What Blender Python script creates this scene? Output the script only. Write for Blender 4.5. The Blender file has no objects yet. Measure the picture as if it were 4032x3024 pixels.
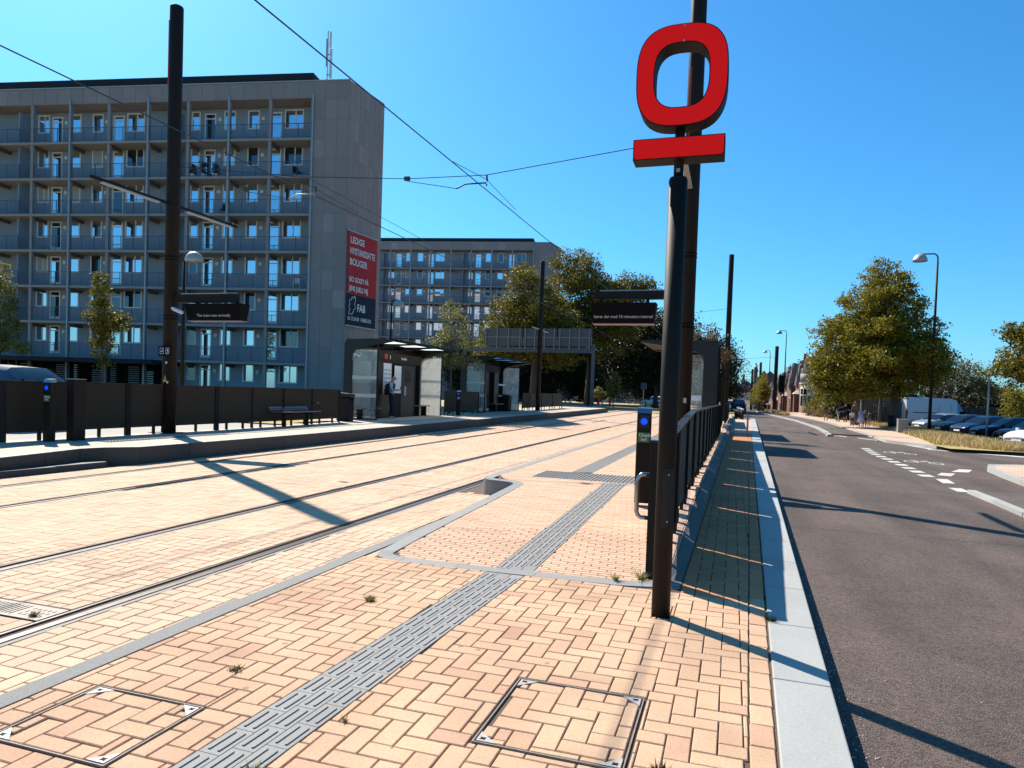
import bpy, math, random
import numpy as np
from mathutils import Matrix, Vector, Euler
random.seed(7); rng = np.random.default_rng(7)
S = bpy.context.scene
COL = S.collection
PI = math.pi

# ------------------------------------------------------------------ camera
cam_d = bpy.data.cameras.new('camera'); cam = bpy.data.objects.new('camera', cam_d); COL.objects.link(cam)
cam_d.sensor_width = 36; cam_d.lens = 24.41; cam_d.shift_y = 0.0285
cam_d.clip_start = 0.05; cam_d.clip_end = 6000
yaw, pit, rol = math.radians(17.584), -0.029, 0.0345
fw = Vector((-math.sin(yaw)*math.cos(pit), math.cos(yaw)*math.cos(pit), math.sin(pit)))
rt = Vector((math.cos(yaw), math.sin(yaw), 0)); up = rt.cross(fw)
u2 = up*math.cos(rol) - rt*math.sin(rol); r2 = rt*math.cos(rol) + up*math.sin(rol)
M = Matrix((r2, u2, -fw)).transposed().to_4x4(); M.translation = Vector((0, 0, 1.5))
cam.matrix_world = M
S.camera = cam
S.render.resolution_x = 1024; S.render.resolution_y = 768
# ------------------------------------------------------------------ light
EL = math.radians(43.8); SD = Vector((-0.802, 0.597, 0)).normalized()
sun_dir = Vector((SD.x*math.cos(EL), SD.y*math.cos(EL), math.sin(EL)))
w = bpy.data.worlds.new('World'); S.world = w; w.use_nodes = True
nt = w.node_tree; nt.nodes.clear()
sky = nt.nodes.new('ShaderNodeTexSky'); sky.sky_type = 'NISHITA'; sky.sun_disc = False
sky.sun_elevation = EL; sky.sun_rotation = math.atan2(sun_dir.x, sun_dir.y)
sky.air_density = 1.0; sky.dust_density = 0.7; sky.ozone_density = 2.5
hsv = nt.nodes.new('ShaderNodeHueSaturation'); hsv.inputs['Saturation'].default_value = 1.06; hsv.inputs['Hue'].default_value = 0.494
bg = nt.nodes.new('ShaderNodeBackground'); bg.inputs[1].default_value = 0.092
wo = nt.nodes.new('ShaderNodeOutputWorld')
tint = nt.nodes.new('ShaderNodeMix'); tint.data_type = 'RGBA'; tint.blend_type = 'MULTIPLY'; tint.inputs[0].default_value = 1; tint.inputs[7].default_value = (.42, .81, 1.12, 1)
nt.links.new(sky.outputs[0], tint.inputs[6]); nt.links.new(tint.outputs[2], hsv.inputs['Color']); nt.links.new(hsv.outputs[0], bg.inputs[0]); nt.links.new(bg.outputs[0], wo.inputs[0])
sl = bpy.data.lights.new('sun', 'SUN'); sl.energy = 5.0; sl.angle = math.radians(0.5); sl.color = (1, .93, .82)
so = bpy.data.objects.new('sun', sl); COL.objects.link(so)
so.rotation_euler = (-sun_dir).to_track_quat('-Z', 'Y').to_euler(); so.location = (0, 0, 30)
S.view_settings.view_transform = 'Standard'; S.view_settings.look = 'None'
S.view_settings.gamma = 1; S.view_settings.use_curve_mapping = False
S.view_settings.exposure = 0.84

# ------------------------------------------------------------------ materials
MT = {}
def mat(name, col, rough=.7, metal=0, var=0, nscale=0, namt=0, bump=0, bscale=200, spec=.5, col2=None, emit=None, estr=0, isl=True, stain=0, spots=0):
    """procedural material; var = value change per piece, namt = fine mottling, bump = relief, stain = broad soft dirt"""
    m = bpy.data.materials.new(name); m.use_nodes = True; n = m.node_tree.nodes; l = m.node_tree.links
    p = n['Principled BSDF']; p.inputs['Roughness'].default_value = rough; p.inputs['Metallic'].default_value = metal
    p.inputs['Specular IOR Level'].default_value = spec
    p.inputs['Base Color'].default_value = (*col, 1)
    src = None
    def math_(op, a, b):
        k = n.new('ShaderNodeMath'); k.operation = op
        for i, v in enumerate((a, b)):
            if isinstance(v, (int, float)): k.inputs[i].default_value = v
            else: l.new(v, k.inputs[i])
        return k.outputs[0]
    def mix(f, a, b):
        k = n.new('ShaderNodeMix'); k.data_type = 'RGBA'
        for s, v in ((0, f), (6, a), (7, b)):
            if isinstance(v, (int, float)): k.inputs[s].default_value = v
            elif isinstance(v, tuple): k.inputs[s].default_value = (*v, 1) if len(v) == 3 else v
            else: l.new(v, k.inputs[s])
        return k.outputs[2]
    cur = col
    if var:
        oi = n.new('ShaderNodeObjectInfo'); g = n.new('ShaderNodeNewGeometry')
        r = math_('FRACT', math_('ADD', oi.outputs['Random'], g.outputs['Random Per Island']), 0)
        if col2: cur = mix(math_('POWER', r, 7.0), cur, col2)
        r2_ = math_('FRACT', math_('MULTIPLY', r, 17.3), 0)
        f = math_('ADD', math_('MULTIPLY', r2_, var*2), 1-var)
        k = n.new('ShaderNodeHueSaturation'); l.new(f, k.inputs['Value'])
        if isinstance(cur, tuple): k.inputs['Color'].default_value = (*cur, 1)
        else: l.new(cur, k.inputs['Color'])
        cur = k.outputs[0]
    if namt or bump or stain:
        tc = n.new('ShaderNodeNewGeometry')
    if namt:
        t = n.new('ShaderNodeTexNoise'); t.inputs['Scale'].default_value = nscale; t.inputs['Detail'].default_value = 5; t.inputs['Roughness'].default_value = .65
        l.new(tc.outputs['Position'], t.inputs['Vector'])
        f = math_('ADD', math_('MULTIPLY', math_('SUBTRACT', t.outputs['Fac'], .5), namt*2.6), 1)
        k = n.new('ShaderNodeHueSaturation'); l.new(f, k.inputs['Value'])
        if isinstance(cur, tuple): k.inputs['Color'].default_value = (*cur, 1)
        else: l.new(cur, k.inputs['Color'])
        cur = k.outputs[0]
    if stain:
        t = n.new('ShaderNodeTexNoise'); t.inputs['Scale'].default_value = 1.3; t.inputs['Detail'].default_value = 6; t.inputs['Distortion'].default_value = .6
        l.new(tc.outputs['Position'], t.inputs['Vector'])
        f = math_('ADD', math_('MULTIPLY', math_('SUBTRACT', t.outputs['Fac'], .5), stain*2.5), 1)
        k = n.new('ShaderNodeHueSaturation'); l.new(f, k.inputs['Value'])
        if isinstance(cur, tuple): k.inputs['Color'].default_value = (*cur, 1)
        else: l.new(cur, k.inputs['Color'])
        cur = k.outputs[0]
    if spots:
        vo = n.new('ShaderNodeTexVoronoi'); vo.inputs['Scale'].default_value = 5.5; vo.inputs['Randomness'].default_value = 1; l.new(tc.outputs['Position'], vo.inputs['Vector'])
        sc_ = n.new('ShaderNodeSeparateColor'); l.new(vo.outputs['Color'], sc_.inputs[0])
        thr = math_('MULTIPLY', math_('GREATER_THAN', sc_.outputs[0], .55), .14)
        ins = math_('LESS_THAN', vo.outputs['Distance'], math_('MULTIPLY', thr, math_('ADD', math_('MULTIPLY', sc_.outputs[1], .6), .25)))
        cur = mix(math_('MULTIPLY', ins, spots), cur, (.10, .075, .06))
        t = n.new('ShaderNodeTexNoise'); t.inputs['Scale'].default_value = 9; t.inputs['Detail'].default_value = 8; t.inputs['Roughness'].default_value = .7; l.new(tc.outputs['Position'], t.inputs['Vector'])
        k = n.new('ShaderNodeMapRange'); k.inputs['From Min'].default_value = .56; k.inputs['From Max'].default_value = .78; k.inputs['To Max'].default_value = .35; l.new(t.outputs['Fac'], k.inputs[0])
        cur = mix(k.outputs[0], cur, (.38, .23, .15))
    if not isinstance(cur, tuple): l.new(cur, p.inputs['Base Color'])
    if bump:
        t = n.new('ShaderNodeTexNoise'); t.inputs['Scale'].default_value = bscale; t.inputs['Detail'].default_value = 4
        l.new(tc.outputs['Position'], t.inputs['Vector'])
        b = n.new('ShaderNodeBump'); b.inputs['Strength'].default_value = bump; b.inputs['Distance'].default_value = .01
        l.new(t.outputs['Fac'], b.inputs['Height']); l.new(b.outputs[0], p.inputs['Normal'])
    if emit: p.inputs['Emission Color'].default_value = (*emit, 1); p.inputs['Emission Strength'].default_value = estr
    MT[name] = m; return m
brickm = mat('klinker_brick', (.54, .348, .218), .85, var=.06, col2=(.48, .275, .18), nscale=70, namt=.28, bump=.4, bscale=260, spec=.2, stain=.30, spots=.5)
walkm = mat('side_pavement_brick', (.52, .235, .11), .85, var=.07, col2=(.42, .19, .10), nscale=70, namt=.24, bump=.4, bscale=260, spec=.15, stain=.20, spots=.5)
trackm = mat('track_brick', (.575, .39, .262), .85, var=.06, col2=(.53, .33, .22), nscale=60, namt=.2, bump=.3, bscale=260, spec=.2, stain=.20, spots=.35)
platm = mat('platform_brick', (.58, .38, .255), .85, var=.06, col2=(.54, .32, .215), nscale=70, namt=.2, spec=.2, stain=.16)
sand = mat('joint_sand', (.10, .065, .045), .95, nscale=30, namt=.4)
granite = mat('granite', (.255, .245, .23), .75, var=.07, nscale=160, namt=.45, bump=.2, bscale=500, spec=.3)
granl = mat('light_granite', (.36, .355, .33), .7, var=.06, nscale=150, namt=.35, bump=.15, bscale=500, spec=.3, stain=.15)
grand = mat('dark_granite', (.065, .055, .045), .7, var=.2, nscale=80, namt=.4)
bandg = mat('band_granite', (.13, .125, .115), .8, var=.12, nscale=120, namt=.4, bump=.2, bscale=500, spec=.2)
gmort = mat('crushed_granite_mortar', (.24, .23, .215), .9, nscale=120, namt=.6, bump=.6, bscale=220)
def asphalt_mat(name, c, wear):
    m = mat(name, c, .82, spec=.3); n = m.node_tree.nodes; l = m.node_tree.links; p = n['Principled BSDF']
    g = n.new('ShaderNodeNewGeometry')
    def noise(scale, detail=3, rough=.6, sc=(1, 1, 1), dist=0):
        mp = n.new('ShaderNodeMapping'); mp.inputs['Scale'].default_value = sc; l.new(g.outputs['Position'], mp.inputs[0])
        t = n.new('ShaderNodeTexNoise'); t.inputs['Scale'].default_value = scale; t.inputs['Detail'].default_value = detail; t.inputs['Roughness'].default_value = rough; t.inputs['Distortion'].default_value = dist
        l.new(mp.outputs[0], t.inputs['Vector']); return t.outputs['Fac']
    def ramp(v, a, b, lo, hi):
        k = n.new('ShaderNodeMapRange'); k.inputs['From Min'].default_value = a; k.inputs['From Max'].default_value = b; k.inputs['To Min'].default_value = lo; k.inputs['To Max'].default_value = hi; l.new(v, k.inputs[0]); return k.outputs[0]
    def mul(a, b):
        k = n.new('ShaderNodeMath'); k.operation = 'MULTIPLY'; l.new(a, k.inputs[0]); l.new(b, k.inputs[1]); return k.outputs[0]
    vo = n.new('ShaderNodeTexVoronoi'); vo.inputs['Scale'].default_value = 95; l.new(g.outputs['Position'], vo.inputs['Vector'])
    sep = n.new('ShaderNodeSeparateColor'); l.new(vo.outputs['Color'], sep.inputs[0])
    f = mul(ramp(sep.outputs[0], 0, 1, .55, 1.5), ramp(vo.outputs['Distance'], 0, .9, 1.15, .6))
    f = mul(f, ramp(noise(300, 2), .3, .7, .8, 1.2))
    f = mul(f, ramp(noise(1.0, 5, .6, (1.2, .12, 1)), .35, .68, .82, 1.28))      # wheel tracks along the road
    f = mul(f, ramp(noise(.55, 8, .65, (1, 1, 1), 1.0), .35, .7, .82, 1.25))
    f = mul(f, ramp(noise(7, 6, .7), .58, .80, 1.0, .72))
    f = mul(f, ramp(noise(2.1, 3, .5, (1, 1, 1), .5), .66, .72, 1.0, wear))
    h = n.new('ShaderNodeHueSaturation'); h.inputs['Color'].default_value = (*c, 1); l.new(f, h.inputs['Value']); l.new(h.outputs[0], p.inputs['Base Color'])
    b = n.new('ShaderNodeBump'); b.inputs['Strength'].default_value = .9; b.inputs['Distance'].default_value = .006; l.new(vo.outputs['Distance'], b.inputs['Height']); l.new(b.outputs[0], p.inputs['Normal'])
    return m
asph = asphalt_mat('asphalt', (.106, .076, .061), 1.22)
asph2 = asphalt_mat('worn_asphalt', (.122, .094, .077), .85)
paint = mat('road_paint', (.50, .47, .43), .8, nscale=25, namt=.5, stain=.3)
steel = mat('rail_steel', (.20, .185, .175), .30, metal=1, nscale=20, namt=.3)
railg = mat('rail_side', (.17, .145, .13), .7, nscale=60, namt=.4)
dark = mat('dark_bronze_metal', (.019, .014, .0105), .62, metal=.0, nscale=8, namt=.25, spec=.16)
darks = mat('dark_satin_metal', (.022, .018, .016), .32, metal=.1, spec=.35)
black = mat('black', (.006, .004, .004), .7, spec=.1)
panelm = mat('fence_panel', (.036, .024, .013), .6, metal=.0, spec=.2, nscale=3, namt=.12)
platem = mat('corner_plate_metal', (.36, .33, .30), .6, metal=.1, nscale=60, namt=.4)
coverm = mat('weathered_frame', (.26, .22, .18), .7, metal=.2, nscale=30, namt=.4)
stainl = mat('stainless', (.35, .35, .36), .2, metal=1)
lmet = mat('light_metal', (.40, .39, .375), .5, metal=.3)
red = mat('sign_red', (.70, .008, .005), .45, spec=.15, emit=(.8, .006, .004), estr=.22)  # emission imitates sun glowing through the faces; the sign itself is unlit
redc = mat('red_paint', (.45, .03, .03), .5)
white = mat('white_paint', (.72, .72, .70), .55)
whitet = mat('white_text', (.75, .75, .73), .6)
blueled = mat('blue_led', (.0, .02, .5), .3, emit=(.0, .05, 1), estr=.75)
led = mat('led_dots', (.22, .20, .19), .6, emit=(1, .95, .85), estr=.05)
green = mat('green_label', (.07, .20, .05), .5)
yellow = mat('yellow_sign', (.75, .42, .02), .5)
cladm = mat('grey_cladding', (.31, .25, .235), .85, var=.05, nscale=2, namt=.10, spec=.2, col2=(.38, .30, .28))
wallb = mat('blue_grey_cladding', (.29, .325, .375), .8, nscale=2, namt=.08, spec=.3)
slabm = mat('balcony_concrete', (.33, .28, .255), .85, nscale=3, namt=.15)
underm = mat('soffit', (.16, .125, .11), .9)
columnm = mat('balcony_post', (.30, .26, .25), .8)
pipe = mat('zinc_pipe', (.38, .40, .42), .4, metal=.3)
railm = mat('railing_steel', (.10, .12, .15), .5, metal=.4)
framew = mat('window_frame', (.85, .79, .73), .5)
roofm = mat('roof_felt', (.012, .012, .016), .85)
bannerr = mat('banner_red', (.46, .040, .045), .8, spec=.2, nscale=1.2, namt=.15)
bannerb = mat('banner_navy', (.022, .032, .052), .8, spec=.2)
bark = mat('bark', (.075, .06, .045), .9, nscale=14, namt=.5, bump=.6, bscale=25)
soil = mat('terrain_grass', (.10, .10, .045), .95, nscale=.8, namt=.5)
drygrass = mat('dry_grass', (.58, .42, .19), .9, var=.25, nscale=8, namt=.2, col2=(.30, .27, .08))
grassm = mat('verge_grass', (.34, .26, .09), .95, nscale=2, namt=.5)
woodf = mat('fence_wood', (.055, .042, .033), .85, var=.25, nscale=9, namt=.3)
tyre = mat('tyre', (.015, .015, .015), .8)
alloy = mat('alloy', (.45, .45, .46), .3, metal=.8)
lampg = mat('headlight', (.75, .77, .8), .15, metal=.3)
taill = mat('tail_light', (.35, .01, .01), .25)
plate = mat('number_plate', (.75, .75, .72), .5)
skin = mat('skin', (.42, .22, .14), .6)
redb = mat('red_house_brick', (.14, .06, .045), .9, nscale=6, namt=.3)
tile = mat('roof_tile', (.10, .075, .08), .85, nscale=3, namt=.3)
slatg = mat('mansard_slat', (.20, .18, .185), .8, var=.2)
wallw = mat('white_render', (.62, .60, .56), .8)
greys = mat('grey_sheet', (.20, .19, .185), .7)
stone = mat('church_stone', (.30, .24, .21), .9)
copper = mat('spire_slate', (.07, .09, .12), .8)
benchw = mat('bench_slat', (.24, .17, .155), .5, var=.1)
signback = mat('sign_back', (.065, .080, .10), .5, metal=.2)
concw = mat('walk_concrete', (.30, .27, .23), .85, nscale=3, namt=.15)

def glass_mirror(name, base, refl, rough=.03):
    m = bpy.data.materials.new(name); m.use_nodes = True; n = m.node_tree.nodes; l = m.node_tree.links; n.clear()
    d = n.new('ShaderNodeBsdfDiffuse'); d.inputs[0].default_value = (*base, 1)
    g = n.new('ShaderNodeBsdfGlossy'); g.inputs[0].default_value = (.85, .93, 1, 1); g.inputs[1].default_value = rough
    mx = n.new('ShaderNodeMixShader'); mx.inputs[0].default_value = refl
    o = n.new('ShaderNodeOutputMaterial'); l.new(d.outputs[0], mx.inputs[1]); l.new(g.outputs[0], mx.inputs[2]); l.new(mx.outputs[0], o.inputs[0])
    MT[name] = m; return m
panem = glass_mirror('window_pane', (.01, .012, .015), .85)
paned = glass_mirror('dim_window_pane', (.02, .018, .016), .16)
carglass = glass_mirror('car_glass', (.006, .006, .007), .13)
def clear_glass(name, tint, dusty, trans):
    m = bpy.data.materials.new(name); m.use_nodes = True; n = m.node_tree.nodes; l = m.node_tree.links; n.clear()
    t = n.new('ShaderNodeBsdfTransparent'); t.inputs[0].default_value = (*tint, 1)
    d = n.new('ShaderNodeBsdfDiffuse'); d.inputs[0].default_value = (*dusty, 1)
    tl = n.new('ShaderNodeBsdfTranslucent'); tl.inputs[0].default_value = (*dusty, 1)
    ad = n.new('ShaderNodeMixShader'); ad.inputs[0].default_value = .6
    l.new(d.outputs[0], ad.inputs[1]); l.new(tl.outputs[0], ad.inputs[2])
    ns = n.new('ShaderNodeTexNoise'); ns.inputs['Scale'].default_value = 2.2; ns.inputs['Detail'].default_value = 8; ns.inputs['Distortion'].default_value = 1.2
    ge = n.new('ShaderNodeNewGeometry'); l.new(ge.outputs['Position'], ns.inputs['Vector'])
    mr = n.new('ShaderNodeMapRange'); mr.inputs['From Min'].default_value = .35; mr.inputs['From Max'].default_value = .7
    mr.inputs['To Min'].default_value = trans*.7; mr.inputs['To Max'].default_value = min(1, trans*1.5)
    l.new(ns.outputs['Fac'], mr.inputs['Value'])
    mx = n.new('ShaderNodeMixShader'); l.new(mr.outputs[0], mx.inputs[0]); l.new(t.outputs[0], mx.inputs[1]); l.new(ad.outputs[0], mx.inputs[2])
    g = n.new('ShaderNodeBsdfGlossy'); g.inputs[1].default_value = .02
    m2 = n.new('ShaderNodeMixShader'); m2.inputs[0].default_value = .07
    l.new(mx.outputs[0], m2.inputs[1]); l.new(g.outputs[0], m2.inputs[2])
    o = n.new('ShaderNodeOutputMaterial'); l.new(m2.outputs[0], o.inputs[0]); MT[name] = m; return m
sglass = clear_glass('shelter_glass', (.85, .87, .85), (.7, .7, .67), .22)
dglass = clear_glass('dusty_glass', (.8, .8, .78), (.78, .77, .74), .62)
frost = clear_glass('frosted_skylight', (.8, .86, .82), (.62, .72, .66), .8)
def film(name, c, tr):
    m = bpy.data.materials.new(name); m.use_nodes = True; n = m.node_tree.nodes; l = m.node_tree.links; n.clear()
    d = n.new('ShaderNodeBsdfDiffuse'); d.inputs[0].default_value = (*c, 1); t = n.new('ShaderNodeBsdfTranslucent'); t.inputs[0].default_value = (*c, 1)
    x = n.new('ShaderNodeMixShader'); x.inputs[0].default_value = tr; o = n.new('ShaderNodeOutputMaterial'); l.new(d.outputs[0], x.inputs[1]); l.new(t.outputs[0], x.inputs[2]); l.new(x.outputs[0], o.inputs[0])
    MT[name] = m; return m
frost = film('frosted_skylight', (.80, .90, .84), .8); bandm = film('white_film', (.8, .8, .77), .5)
def leaf_mat(name, c1, c2, tr=.35):
    m = bpy.data.materials.new(name); m.use_nodes = True; n = m.node_tree.nodes; l = m.node_tree.links
    p = n['Principled BSDF']; p.inputs['Roughness'].default_value = .55; p.inputs['Specular IOR Level'].default_value = .3
    g = n.new('ShaderNodeNewGeometry'); mx = n.new('ShaderNodeMix'); mx.data_type = 'RGBA'
    l.new(g.outputs['Random Per Island'], mx.inputs[0]); mx.inputs[6].default_value = (*c1, 1); mx.inputs[7].default_value = (*c2, 1)
    l.new(mx.outputs[2], p.inputs['Base Color'])
    t = n.new('ShaderNodeBsdfTranslucent'); l.new(mx.outputs[2], t.inputs[0])
    ms = n.new('ShaderNodeMixShader'); ms.inputs[0].default_value = tr
    o = n['Material Output']; l.new(p.outputs[0], ms.inputs[1]); l.new(t.outputs[0], ms.inputs[2]); l.new(ms.outputs[0], o.inputs[0])
    MT[name] = m; return m
leafg = leaf_mat('green_leaf', (.040, .046, .006), (.28, .22, .020), .34)
leafm = leaf_mat('maple_leaf', (.055, .062, .006), (.34, .265, .015), .36)
leafy = leaf_mat('young_leaf', (.12, .13, .03), (.32, .27, .08), .45)
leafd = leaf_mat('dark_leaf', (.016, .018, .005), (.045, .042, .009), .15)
leafb = leaf_mat('dry_leaf', (.12, .085, .035), (.20, .14, .05), .3)

# ------------------------------------------------------------------ helpers
class MB:
    def __init__(s): s.v = []; s.f = []; s.m = []
    def quad(s, a, b, c, d, m=0):
        i = len(s.v); s.v += [a, b, c, d]; s.f.append((i, i+1, i+2, i+3)); s.m.append(m); return s
    def poly(s, pts, m=0):
        i = len(s.v); s.v += list(pts); s.f.append(tuple(range(i, i+len(pts)))); s.m.append(m); return s
    def box(s, x0, x1, y0, y1, z0, z1, m=0):
        i = len(s.v)
        s.v += [(x0, y0, z0), (x1, y0, z0), (x1, y1, z0), (x0, y1, z0), (x0, y0, z1), (x1, y0, z1), (x1, y1, z1), (x0, y1, z1)]
        for f in ((0, 3, 2, 1), (4, 5, 6, 7), (0, 1, 5, 4), (1, 2, 6, 5), (2, 3, 7, 6), (3, 0, 4, 7)):
            s.f.append(tuple(i+k for k in f)); s.m.append(m)
        return s
    def hexa(s, b, t, m=0):   # bottom 4 and top 4 corners
        i = len(s.v); s.v += list(b)+list(t)
        for f in ((0, 3, 2, 1), (4, 5, 6, 7), (0, 1, 5, 4), (1, 2, 6, 5), (2, 3, 7, 6), (3, 0, 4, 7)):
            s.f.append(tuple(i+k for k in f)); s.m.append(m)
        return s
    def tube(s, pts, r, n=10, m=0, caps=True):
        pts = [Vector(p) for p in pts]; N = len(pts)
        rs = r if isinstance(r, (list, tuple)) else [r]*N
        i0 = len(s.v); prev = None
        for k, p in enumerate(pts):
            d = (pts[min(k+1, N-1)]-pts[max(k-1, 0)]).normalized()
            if prev is None:
                a = Vector((0, 0, 1)) if abs(d.z) < .9 else Vector((1, 0, 0)); e1 = d.cross(a).normalized()
            else: e1 = (prev - d*prev.dot(d)).normalized()
            prev = e1; e2 = d.cross(e1)
            for j in range(n):
                an = 2*PI*j/n; s.v.append(tuple(p + (e1*math.cos(an)+e2*math.sin(an))*rs[k]))
        for k in range(N-1):
            for j in range(n):
                a = i0+k*n+j; b = i0+k*n+(j+1) % n
                s.f.append((a, b, b+n, a+n)); s.m.append(m)
        if caps:
            s.f.append(tuple(i0+j for j in range(n))[::-1]); s.m.append(m)
            s.f.append(tuple(i0+(N-1)*n+j for j in range(n))); s.m.append(m)
        return s
    def extr(s, poly, f0, f1, m=0):   # poly: list of 2D, f0/f1: functions (a,b)->3D for both ends
        n = len(poly); i = len(s.v)
        s.v += [f0(*q) for q in poly]+[f1(*q) for q in poly]
        s.f.append(tuple(range(i, i+n))[::-1]); s.m.append(m); s.f.append(tuple(range(i+n, i+2*n))); s.m.append(m)
        for k in range(n):
            a = i+k; b = i+(k+1) % n; s.f.append((a, b, b+n, a+n)); s.m.append(m)
        return s
    def build(s, name, mats, parent=None, world=False, smooth=False, kind=None, bevel=0, fixn=False):
        me = bpy.data.meshes.new(name); me.from_pydata([tuple(v) for v in s.v], [], s.f)
        if not isinstance(mats, (list, tuple)): mats = [mats]
        for mm in mats: me.materials.append(mm)
        me.polygons.foreach_set('material_index', s.m)
        if smooth: me.polygons.foreach_set('use_smooth', [True]*len(s.f))
        me.update()
        o = bpy.data.objects.new(name, me); COL.objects.link(o)
        if parent: par(o, parent, world)
        if kind: o['kind'] = kind
        if bevel:
            b = o.modifiers.new('bevel', 'BEVEL'); b.width = bevel; b.segments = 2; b.limit_method = 'ANGLE'
        return o
def par(o, parent, world=False):
    o.parent = parent
    if world: o.matrix_parent_inverse = parent.matrix_basis.inverted()
def tag(o, label, cat, group=None):
    o['label'] = label; o['category'] = cat
    if group: o['group'] = group
    return o
def thing(name, label, cat, loc=(0, 0, 0), rz=0, group=None):
    o = bpy.data.objects.new(name, None); COL.objects.link(o); o.location = loc; o.rotation_euler = (0, 0, rz)
    o.empty_display_size = .2
    return tag(o, label, cat, group)
kids = {}
def copy_tree(o, parent=None):
    ch = [c for c in bpy.data.objects if c.parent == o]
    c = o.copy(); COL.objects.link(c)
    if parent: c.parent = parent
    for k in ch: copy_tree(k, c)
    return c
def inst(name, me, parent, loc, rz=0, scale=None):
    o = bpy.data.objects.new(name, me); COL.objects.link(o); o.parent = parent; o.location = loc
    if rz: o.rotation_euler = (0, 0, rz)
    if scale: o.scale = scale
    return o
def text_mesh(txt, size, extrude=.0, bold=0, align='LEFT'):
    c = bpy.data.curves.new('t', 'FONT'); c.body = txt; c.size = size; c.extrude = extrude; c.offset = bold; c.align_x = align
    c.resolution_u = 3
    o = bpy.data.objects.new('t', c); COL.objects.link(o)
    me = bpy.data.meshes.new_from_object(o.evaluated_get(bpy.context.evaluated_depsgraph_get()))
    bpy.data.objects.remove(o); return me
def place_text(name, txt, size, origin, xdir, updir, m, parent=None, bold=0, sx=1, world=True, align='LEFT'):
    me = text_mesh(txt, size, 0.0015, bold, align)
    x = Vector(xdir).normalized(); u = Vector(updir).normalized(); nn = x.cross(u)
    Mx = Matrix((x*sx, u, nn)).transposed().to_4x4(); Mx.translation = Vector(origin)
    me.transform(Mx); me.materials.clear(); me.materials.append(m)
    o = bpy.data.objects.new(name, me); COL.objects.link(o)
    if parent: par(o, parent, world)
    return o
def lerp(a, b, t): return a+(b-a)*t
def interp(x, xs, ys): return float(np.interp(x, xs, ys))

# ------------------------------------------------------------------ ground levels and lines of the stop
def zg(x, y):   # tram bed and left platform climb very gently
    return .0045*max(0, min(y, 75)-15)*min(1, max(0, (-5-x)/5))
def zp(y): return min(max((y-5.6)/4.4, 0), 1)*.25
def xbr(y): return min(-.33+.0105*(y-6), .10)         # right edge of platform granite band
def xkl(y): return .25+.021*(y-3)                      # kerb left edge
def xkr(y): return .54+.0225*(y-3)
def xf(y): return -.55+.006*(y-6)                      # road-side fence
def railx(k, y):
    if k == 'A': return -3.88-.004*(y-3)
    if k == 'B': return interp(y, (0, 4, 30, 90), (-5.29, -5.33, -5.60, -5.65))
    if k == 'C': return interp(y, (0, 6, 30, 90), (-7.80, -7.87, -8.22, -8.30))
    if k == 'D': return interp(y, (0, 6, 30, 90), (-9.24, -9.32, -9.66, -9.72))
def terr(y):
    return interp(y, (-50, 100, 125, 170, 240, 380, 480, 700, 3000), (-.35, -.35, -.6, -2.2, -1.6, 3.2, 7.5, 9, 9))

def sheet(name, m, xs_fn, ys, zfn, kind='structure', parent=None):
    """strip sheet: xs_fn(y) -> list of x"""
    b = MB(); rows = [[(x, y, zfn(x, y)) for x in xs_fn(y)] for y in ys]
    for r0, r1 in zip(rows, rows[1:]):
        for k in range(len(r0)-1): b.quad(r0[k], r0[k+1], r1[k+1], r1[k])
    o = b.build(name, m, parent, kind=None if parent else kind)
    return o
# terrain to the horizon
ys = [-300, -60, 0, 60, 100, 125, 150, 170, 200, 240, 300, 380, 430, 480, 700, 1500, 3000]
sheet('ground', soil, lambda y: [-3000, -600, -150, -20, 0, 20, 60, 200, 800, 3000], ys, lambda x, y: terr(y))

# ------------------------------------------------------------------ bricks
def brick_mesh(lx, ly, h=.03, c=.004, m=None, name='brick'):
    b = MB(); x, y = lx/2, ly/2
    v = [(-x, -y, -h), (x, -y, -h), (x, y, -h), (-x, y, -h), (-x, -y, -c), (x, -y, -c), (x, y, -c), (-x, y, -c),
         (-x+c, -y+c, 0), (x-c, -y+c, 0), (x-c, y-c, 0), (-x+c, y-c, 0)]
    b.v = v
    for f in ((0, 1, 5, 4), (1, 2, 6, 5), (2, 3, 7, 6), (3, 0, 4, 7), (4, 5, 9, 8), (5, 6, 10, 9), (6, 7, 11, 10), (7, 4, 8, 11), (8, 9, 10, 11)):
        b.f.append(f); b.m.append(0)
    me = bpy.data.meshes.new(name); me.from_pydata(b.v, [], b.f); me.materials.append(m); me.update(); return me
def sub_rect(r, holes):
    out = [r]
    for (a0, a1, b0, b1) in holes:
        nxt = []
        for (x0, x1, y0, y1) in out:
            if x1 <= a0 or x0 >= a1 or y1 <= b0 or y0 >= b1: nxt.append((x0, x1, y0, y1)); continue
            if x0 < a0: nxt.append((x0, a0, y0, y1))
            if x1 > a1: nxt.append((a1, x1, y0, y1))
            mx0, mx1 = max(x0, a0), min(x1, a1)
            if y0 < b0: nxt.append((mx0, mx1, y0, b0))
            if y1 > b1: nxt.append((mx0, mx1, b1, y1))
        out = nxt
    return [q for q in out if q[1]-q[0] > .018 and q[3]-q[2] > .018]
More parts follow.
